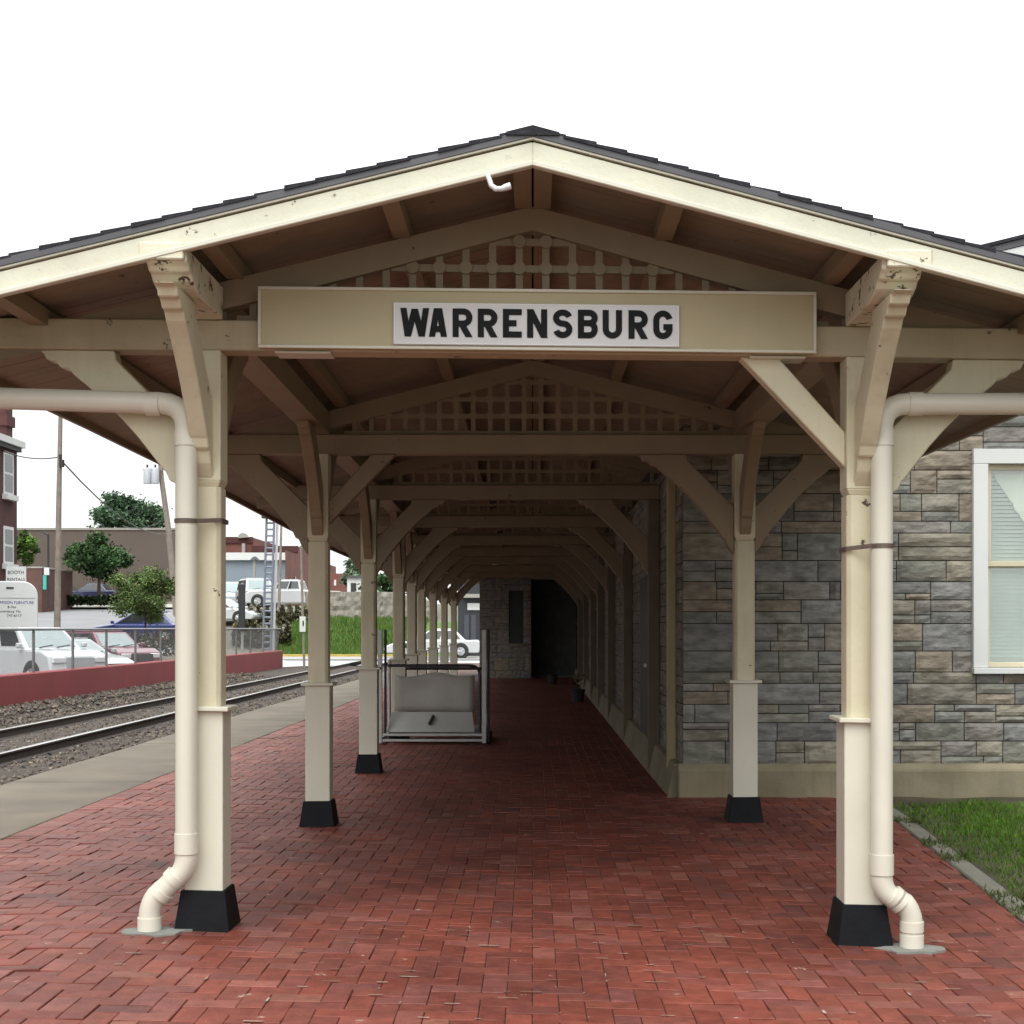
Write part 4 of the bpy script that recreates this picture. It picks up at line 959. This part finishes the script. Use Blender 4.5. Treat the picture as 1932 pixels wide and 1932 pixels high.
# ------------------------------------------------------------------ buildings across the tracks
BB = thing('dark_brick_building', 'dark red brick building with tall white windows and white cornice', 'building', (-22, 50, .3))
zc = zat(833, 55.5)
g = MB(); g.box(-32, -20, 40, 55.5, 0, zc-.25); g.build('wall', brickwall, BB)
g = MB(); g.box(-32.2, -19.75, 39.8, 55.75, zc-.248, zc); g.build('cornice', white_p, BB)
g = MB(); g.box(-32.1, -19.85, 39.9, 55.6, zc-.42, zc-.25); g.build('frieze', trim_m, BB)
g = MB(); g.box(-20.6, -20.1, 54.6, 55.3, zc+.002, zc+1.6); g.box(-20.68, -20.02, 54.5, 55.38, zc+.5, zc+.9); g.build('chimney', brickwall, BB)
for y in (48.6, 51.6, 54.55):
    for z0, z1 in ((zat(990-57, 54.4), zat(852, 54.4)), (zat(1130-66, 54.4), zat(993, 54.4))):
        g = MB(); g.box(-20.0, -19.96, y-.5, y+.5, z0, z1); wd = g.build('window', white_p, BB)
        zmid = (z0+z1)/2
        for a, b in ((z0+.1, zmid-.05), (zmid+.05, z1-.12)): g = MB(); g.box(-19.959, -19.95, y-.38, y+.38, a, b); g.build('pane', glass_d, wd)
        g = MB(); g.box(-20, -19.8, y-.6, y+.6, z0-.2, z0-.002); g.build('sill', white_p, wd)
LW = thing('low_brick_wing', 'low brown brick wing behind the white box truck', 'building', (-37, 105, 2.7))
g = MB(); g.box(at(-10, 105), at(79, 105), 105, 112, 2.0, zat(1072, 105)); g.build('wall', mat('brown brick', (.13, .065, .055), .9, .15, 1.5), LW)
g = MB(); g.box(at(-10, 105), at(79, 105)+.05, 104.95, 112, zat(1072, 105)+.001, zat(1069, 105)); g.build('coping', conc_pale, LW)
BR = thing('brown_building', 'long windowless brown block building with thin pale coping', 'building', (-30, 131, 4))
xa, xb = at(-60, 131), at(374, 131); g = MB(); g.box(xa, xb, 131, 136, 3.0, zat(1000, 131)); g.build('wall', brownwall, BR)
g = MB(); g.box(xa, xb+.1, 130.9, 136.1, zat(1000, 131)+.001, zat(996, 131)); g.build('coping', mat('grey coping', (.30, .28, .25), .8, .1), BR)
g = MB(); g.box(at(100, 130.9), at(140, 130.9), 130.2, 130.99, 3.5, zat(1106, 131)); g.build('loading_dock', mat('tan wall', (.2, .24, .17), .9), BR)
BG = thing('blue_grey_shop', 'low blue grey shop with white fascia beyond the parked trucks', 'building', (at(490, 125), 125, 3))
g = MB(); g.box(at(380, 125), at(551, 125), 125, 140, 2.5, zat(1057, 125)); g.build('wall', bluewall, BG)
g = MB(); g.box(at(380, 125), at(548, 125), 124.6, 140, zat(1057, 125)+.001, zat(1043, 125)); g.build('fascia', white_p, BG)
RB = thing('red_brick_block', 'red brick shop block with stepped parapet behind the blue grey shop', 'building', (at(480, 150), 150, 3))
for a, b, t in ((380, 477, 1014), (477, 562, 1031)):
    g = MB(); g.box(at(a, 150), at(b, 150), 150, 170, 2.5, zat(t, 150)); g.build('wall', brickwall2, RB)
    g = MB(); g.box(at(a, 150)-.1, at(b, 150)+.05, 149.8, 150, zat(t, 150)-.6, zat(t, 150)+.05); g.build('parapet_band', brickwall, RB)
x = at(459, 149.6); g = MB(); g.prism([(x-.55, zat(1016, 150))]+[(x+.55*math.cos(R(a)), zat(1016, 150)+.55*math.sin(R(a))) for a in range(170, -1, -20)], 'y', 149.4, 149.79); g.build('pediment', conc_pale, RB)
g = MB(); g.box(at(455, 149), at(461, 149), 149.3, 149.6, 3.0, zat(1026, 150)); g.build('pilaster', conc_pale, RB)
CB = thing('corner_brick_house', 'narrow red brick house with sloping parapet right of the signal ladder', 'building', (at(555, 120), 120, 3))
g = MB(); g.add([(at(538, 118), 118, 2.5), (at(600, 150), 150, 2.5), (at(600, 150), 150, zat(1064, 150)), (at(538, 118), 118, zat(1038, 118)), (at(538, 118)-.2, 150, 2.5), (at(538, 118)-.2, 150, zat(1038, 118))], [(0,1,2,3), (4,0,3,5), (3,2,5)]); g.build('wall', brickwall2, CB)
for px, d in ((548, 123), (560, 129), (570, 135)):
    g = MB(); x = at(px, d); g.box(x-.25, x+.45, d-.35, d+.2, zat(1118, d), zat(1088, d)); g.build('window', glass_d, CB)
FB = thing('small_brick_house', 'small red brick house seen between the second and third posts', 'building', (at(636, 110), 110, 3))
g = MB(); g.box(at(622, 110), at(654, 110), 110, 118, 2.5, zat(1082, 110)); g.build('wall', brickwall2, FB)
g = MB(); g.box(at(630, 109.9), at(634, 109.9), 109.95, 109.999, zat(1105, 110), zat(1094, 110)); g.build('window', white_p, FB)
WS = thing('white_shed', 'white shed with dark doors above the stone wall', 'building', (at(670, 100), 100, 3))
g = MB(); g.box(at(655, 100), at(700, 100), 100, 106, 2.6, zat(1090, 100)); g.build('wall', white_p, WS)
g = MB(); g.box(at(654, 100), at(702, 100), 99.8, 106, zat(1090, 100)+.001, zat(1086, 100)); g.build('roof', drip, WS)
g = MB(); g.box(at(662, 99.99), at(672, 99.99), 99.95, 99.999, 2.9, zat(1100, 100)); g.build('door', dark_wood, WS)
DG = thing('dark_garage', 'dark charcoal garage front with small white sign past the white car', 'building', (at(900, 75), 75, 0))
g = MB(); g.box(at(864, 75), at(985, 75), 75, 81, 0, zat(1092, 75)); g.build('wall', mat('charcoal cladding', (.03, .032, .04), .6, .1), DG)
g = MB(); g.box(at(882, 75), at(905, 75), 74.9, 74.999, zat(1151, 75), zat(1138, 75)); g.build('sign_panel', white_p, DG)
g = MB(); g.box(at(872, 75), at(985, 75), 74.5, 74.95, zat(1128, 75), zat(1121, 75)); g.build('canopy_band', conc_pale, DG)
for px in (876, 889): g = MB(); g.box(at(px, 75), at(px+9, 75), 74.95, 74.999, .3, zat(1160, 75)); g.build('door_panel', mat('slate door paint', (.06, .065, .08), .5, .1) if px == 876 else MT['slate door paint'], DG)
MH = MB(); MH.box(at(735, 96), at(860, 96), 96, 96.6, .1, zat(1140, 96)); tag(MH.build('grey_wall', rubble), 'grey stone boundary wall glimpsed between the far posts', 'wall')

# ------------------------------------------------------------------ poles, wires, signals
def pole(name, label, pts, r0, r1, m, cat='pole', group=None):
    g = MB(); n = len(pts); g.tube(pts, [r0+(r1-r0)*k/(n-1) for k in range(n)], 10); return g
UP = thing('utility_pole', 'plain grey wooden utility pole rising behind the maroon car', 'utility pole', (at(107, 50), 50, .4), 'utility poles across the tracks')
pole('', '', [(at(107, 50), 50, .2), (at(111, 50), 50, zat(950, 50)), (at(115, 50), 50, zat(740, 50))], .125, .07, wood_pole).build('shaft', wood_pole, UP)
g = MB(); g.disc((at(118.5, 50), 49.9, zat(875, 50)), .09, 'z', .25, 10); g.disc((at(116, 50), 49.9, zat(862, 50)), .06, 'z', .14, 8); g.build('insulator', trim_m, UP)
U2 = thing('utility_pole', 'leaning utility pole with two grey transformers beside the tall tree', 'utility pole', (at(338, 70), 70, 1.3), 'utility poles across the tracks')
pole('', '', [(at(337, 70), 70, 1.0), (at(318, 70), 70, zat(1000, 70)), (at(305, 70), 70, zat(905, 70)), (at(302, 70), 70, zat(868, 70))], .16, .11, wood_pole).build('shaft', wood_pole, U2)
for px in (281, 296):
    g = MB(); x = at(px, 70); g.tube([(x, 69.7, zat(914, 70)), (x, 69.7, zat(887, 70)), (x, 69.7, zat(884, 70))], [.19, .19, .12], 14); tb = g.build('transformer', mat('transformer grey', (.42, .44, .48), .5, .05), U2)
    g = MB(); g.tube([(x, 69.7, zat(884, 70)), (x, 69.7, zat(878, 70))], .05, 8); g.build('bushing', trim_m, tb)
g = MB(); g.box(at(273, 70), at(312, 70), 69.72, 69.8, zat(888, 70), zat(885, 70)); g.build('cross_arm', wood_pole, U2)
wire_m = mat('black cable', (.05, .05, .055), .6)
def cable(label, a, b, sag, r=.022):
    a, b = Vector(a), Vector(b); pts = [a.lerp(b, k/12)-Vector((0, 0, sag*4*(k/12)*(1-k/12))) for k in range(13)]
    g = MB(); g.tube(pts, r, 5); return tag(g.build('overhead_cable', wire_m), label, 'cable', 'overhead cables')
cable('black cable from the dark brick building to the plain utility pole', (at(0, 54), 54, zat(848, 54)), (at(113, 50), 50, zat(862, 50)), .18)
cable('black cable sloping from the plain pole down behind the trees', (at(115, 50), 50, zat(868, 50)), (at(337, 112), 112, zat(1000, 112)), 1.2, .03)
cable('thin cable between the tall tree and the leaning pole', (at(232, 90), 90, zat(992, 90)), (at(312, 70), 70, zat(979, 70)), .3, .02)
LP = thing('banner_pole', 'dark lamp pole with teal banner and white sign by the brown building', 'lamp post', (at(91, 105), 105, 3))
x = at(91, 105); g = MB(); g.tube([(x, 105, 3), (x, 105, zat(1008, 105))], .08, 8); g.tube([(x, 105, zat(1010, 105)), (x-.35, 105, zat(1004, 105))], .07, 8); g.build('pole', trim_m, LP)
g = MB(); g.box(x-.24, x+.12, 104.8, 104.9, zat(1085, 105), zat(1071, 105)); g.build('sign_panel', white_p, LP)
g = MB(); g.box(x-.34, x-.09, 104.84, 104.9, zat(1112, 105), zat(1085, 105)-.01); g.build('banner', teal_m, LP)
SL = thing('signal_ladder', 'tall blue grey railway signal mast with a rung ladder', 'signal mast', (at(510, 66), 66, .1))
xa, xb = at(503, 66), at(517.5, 66); zt = zat(978, 66)
g = MB(); sk = .18
g.tube([(xa-sk, 66, .1), (xa+.0, 66, zt)], .055, 6); g.tube([(xb-sk, 66, .1), (xb+.0, 66, zt)], .055, 6); g.build('rail', mat('signal grey', (.20, .22, .28), .5, .1), SL)
g = MB(); z = .3
while z < zt: k = sk*(1-z/zt); g.tube([(xa-k, 66, z), (xb-k, 66, z)], .05, 5); z += .29
g.build('rung', MT['signal grey'], SL)
g = MB(); g.box(xa-.2, xa+.35, 65.8, 66.2, zt, zt+.12); g.build('platform', trim_m, SL)
g = MB(); g.tube([(xb+.06-sk, 66.3, .1), (xb+.1, 66.3, zt)], .06, 8); g.build('mast', white_p, SL)
SP = thing('signal_post', 'black signal head on a short mast behind the fence', 'signal', (at(457, 65), 65, .1))
x = at(457, 65); g = MB(); g.tube([(x, 65, .1), (x, 65, zat(1100, 65))], .06, 8); g.build('mast', steel, SP)
g = MB(); g.box(x-.14, x+.16, 64.8, 64.93, 1.4, zat(1102, 65)); g.build('signal_head', trim_m, SP, bevel=.03)
LS = thing('street_lamp', 'pale slim street lamp in front of the blue grey shop', 'street lamp', (at(478, 105), 105, 3))
x = at(478, 105); g = MB(); g.tube([(x, 105, 2.9), (x+.1, 105, zat(1055, 105))], .11, 8); g.build('pole', conc_pale, LS)
g = MB(); g.tube([(x+.1, 105, zat(1056, 105)), (x+.1, 105, zat(1050, 105))], [.35, .1], 10); g.build('lamp_head', trim_m, LS)
WP = thing('utility_pole', 'thin brown pole standing just right of the signal ladder', 'utility pole', (at(527, 90), 90, 2.8), 'utility poles across the tracks')
pole('', '', [(at(526, 90), 90, 2.6), (at(531, 90), 90, zat(985, 90))], .10, .07, wood_pole).build('shaft', wood_pole, WP)
CP = thing('crossing_sign_post', 'grey sign post with small white plate before the green bank', 'sign post', (at(572, 63.8), 63.8, 0))
x = at(572, 63.8); g = MB(); g.tube([(x+.05, 63.8, -.3), (x-.1, 63.8, zat(1030, 63.8))], .055, 8); g.build('post', wood_pole, CP)
g = MB(); g.box(x-.14, x+.12, 63.68, 63.72, zat(1192, 63.8), zat(1163, 63.8)); g.build('plate', white_p, CP)
g = MB(); g.tube([(x+.02, 63.68, zat(1181, 63.8)), (x+.02, 63.68, zat(1171, 63.8))], .03, 6); g.build('mark', ink, CP)
